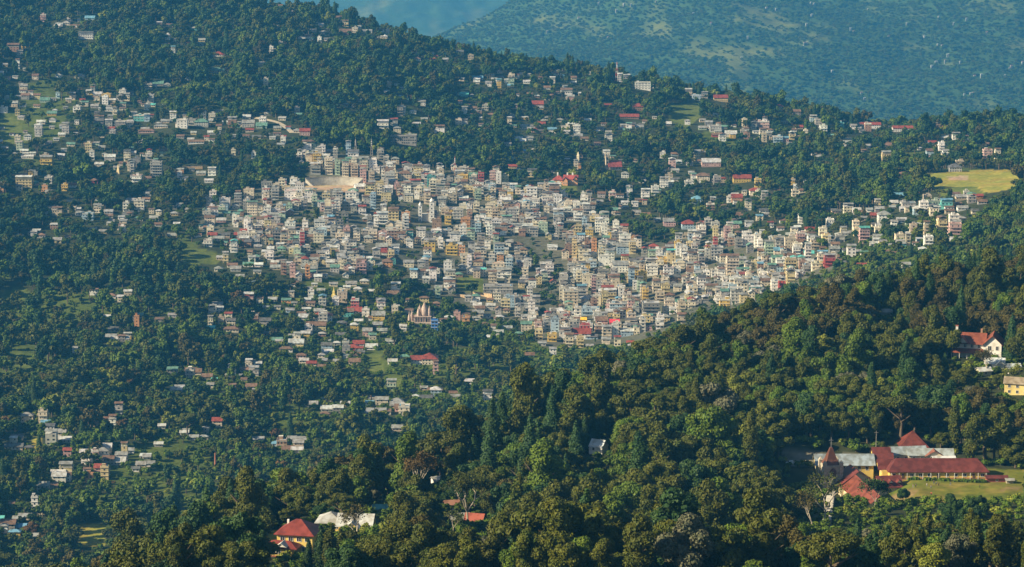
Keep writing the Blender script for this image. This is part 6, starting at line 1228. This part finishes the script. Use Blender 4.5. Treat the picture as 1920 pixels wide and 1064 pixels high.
# far mountainside forest
def far_mass():
    nx = 110000; az = RS.uniform(-R(12), R(12), nx); D = np.sqrt(RS.uniform(6600**2, 11800**2, nx)); X = np.sin(az)*D; Y = np.cos(az)*D; Z = fground(X, Y); a, b_, _ = proj(X, Y, Z)
    k = (b_ < 380) & (b_ > -60) & (a > 520) & (RS.rand(nx) > ffield(X, Y)*.9)
    X, Y, Z = X[k], Y[k], Z[k]; n = len(X); s = RS.uniform(.8, 1.6, n); c = RS.rand(n)
    idx = np.array([pidx(1, 'broad', 'green' if q < .6 else ('dark' if q < .8 else 'olive')) for q in c]); print('far', n)
    mass('far_forest', 'forest covering the far mountainside in blue haze', X, Y, Z-2, idx, s, s*.8)
far_mass()

# ------------------------------------------------------------------ labels: each says which one
if True:
    LM = LAND + [('the sandy hilltop field', 1806, 335), ('the shocking-pink block', 718, 445), ('the tall red block', 902, 336), ('the long grey school block', 934, 535), ('the white ridge building', 1205, 158), ('the twin ridge buildings', 1660, 228), ('the yellow office', 46, 335),
                 ('the bright yellow block', 88, 300), ('the tall half-built block', 294, 312), ('the big white hotel', 342, 225), ('the lit turquoise block', 261, 220), ('the blue-sided white block', 162, 65), ('the red-roofed hall', 1291, 414), ('the tall cream block', 1373, 492), ('the pink tower of flats', 1790, 430),
                 ('the red-roofed woodland bungalow', 806, 670), ('the orange cube block', 168, 895), ('the dark-roofed cottage', 27, 835), ('the blue cube house', 815, 608), ('the pink-and-cream blocks', 1860, 284), ('the grey hamlet', 545, 835), ('the gold-topped block', 262, 379)]
    def rel(px, py):
        nm, lx, ly = min(LM, key=lambda q: math.hypot(q[1]-px, q[2]-py)); dx, dy = px-lx, py-ly; r = math.hypot(dx, dy)
        h = '' if abs(dx) < .45*abs(dy) else ('left' if dx < 0 else 'right'); v = '' if abs(dy) < .45*abs(dx) else ('above' if dy < 0 else 'below')
        w = {('', 'above'): 'above', ('', 'below'): 'below', ('left', ''): 'left of', ('right', ''): 'right of', ('left', 'above'): 'up-left of', ('right', 'above'): 'up-right of', ('left', 'below'): 'down-left of', ('right', 'below'): 'down-right of'}.get((h, v), 'beside')
        q = 'close ' if r < 45 else ('' if r < 110 else 'far ')
        return (q+w+' '+nm).strip()
    ONE = ['', 'first', 'second', 'third', 'fourth', 'fifth', 'sixth', 'seventh', 'eighth', 'ninth', 'tenth', 'eleventh', 'twelfth', 'thirteenth', 'fourteenth', 'fifteenth', 'sixteenth', 'seventeenth', 'eighteenth', 'nineteenth', 'twentieth']+[t_+'-'+u_ for t_ in ('twenty', 'thirty', 'forty') for u_ in ('first', 'second', 'third', 'fourth', 'fifth', 'sixth', 'seventh', 'eighth', 'ninth')]
    by = {}
    for t_ in THINGS: by.setdefault((t_[1], t_[2] or rel(t_[3], t_[4])), []).append(t_)
    for (d1, w), ts in by.items():
        ts.sort(key=lambda q: q[3])
        for i, t_ in enumerate(ts):
            lab = d1+', '+w if len(ts) == 1 or i > 46 else ('%s, %s, %s from left' % (d1, w, ONE[i+1]) if i else '%s, %s, leftmost' % (d1, w))
            wds = lab.split()
            if len(wds) > 16: lab = lab.replace('-storey ', '-storey ').replace(' the ', ' '); wds = lab.split()
            t_[0]['label'] = lab
    print('long labels', sum(len(t_[0]['label'].split()) > 16 for t_ in THINGS), 'of', len(THINGS))

# ------------------------------------------------------------------ haze in the valley air
hz = MB(); hx = 7200; hz.box(-hx, hx, -400, 15800, float(min(H.min(), FH.min()))-1.0, CAMZ+3.0, 'paint')
m = bpy.data.materials.new('valley_haze'); m.use_nodes = True; nt = m.node_tree; nt.nodes.clear(); out = nt.nodes.new('ShaderNodeOutputMaterial'); pv = nt.nodes.new('ShaderNodeVolumePrincipled')
pv.inputs['Color'].default_value = (0.085, 0.45, 0.96, 1); pv.inputs['Density'].default_value = 4.6e-5; pv.inputs['Anisotropy'].default_value = 0.1; nt.links.new(pv.outputs[0], out.inputs['Volume'])
M['haze'] = m; hz.mats = ['haze']; ho = hz.build('haze'); tag(ho, 'thin blue haze in the valley air', 'haze', kind='stuff')
ho.data.materials.clear(); ho.data.materials.append(m)
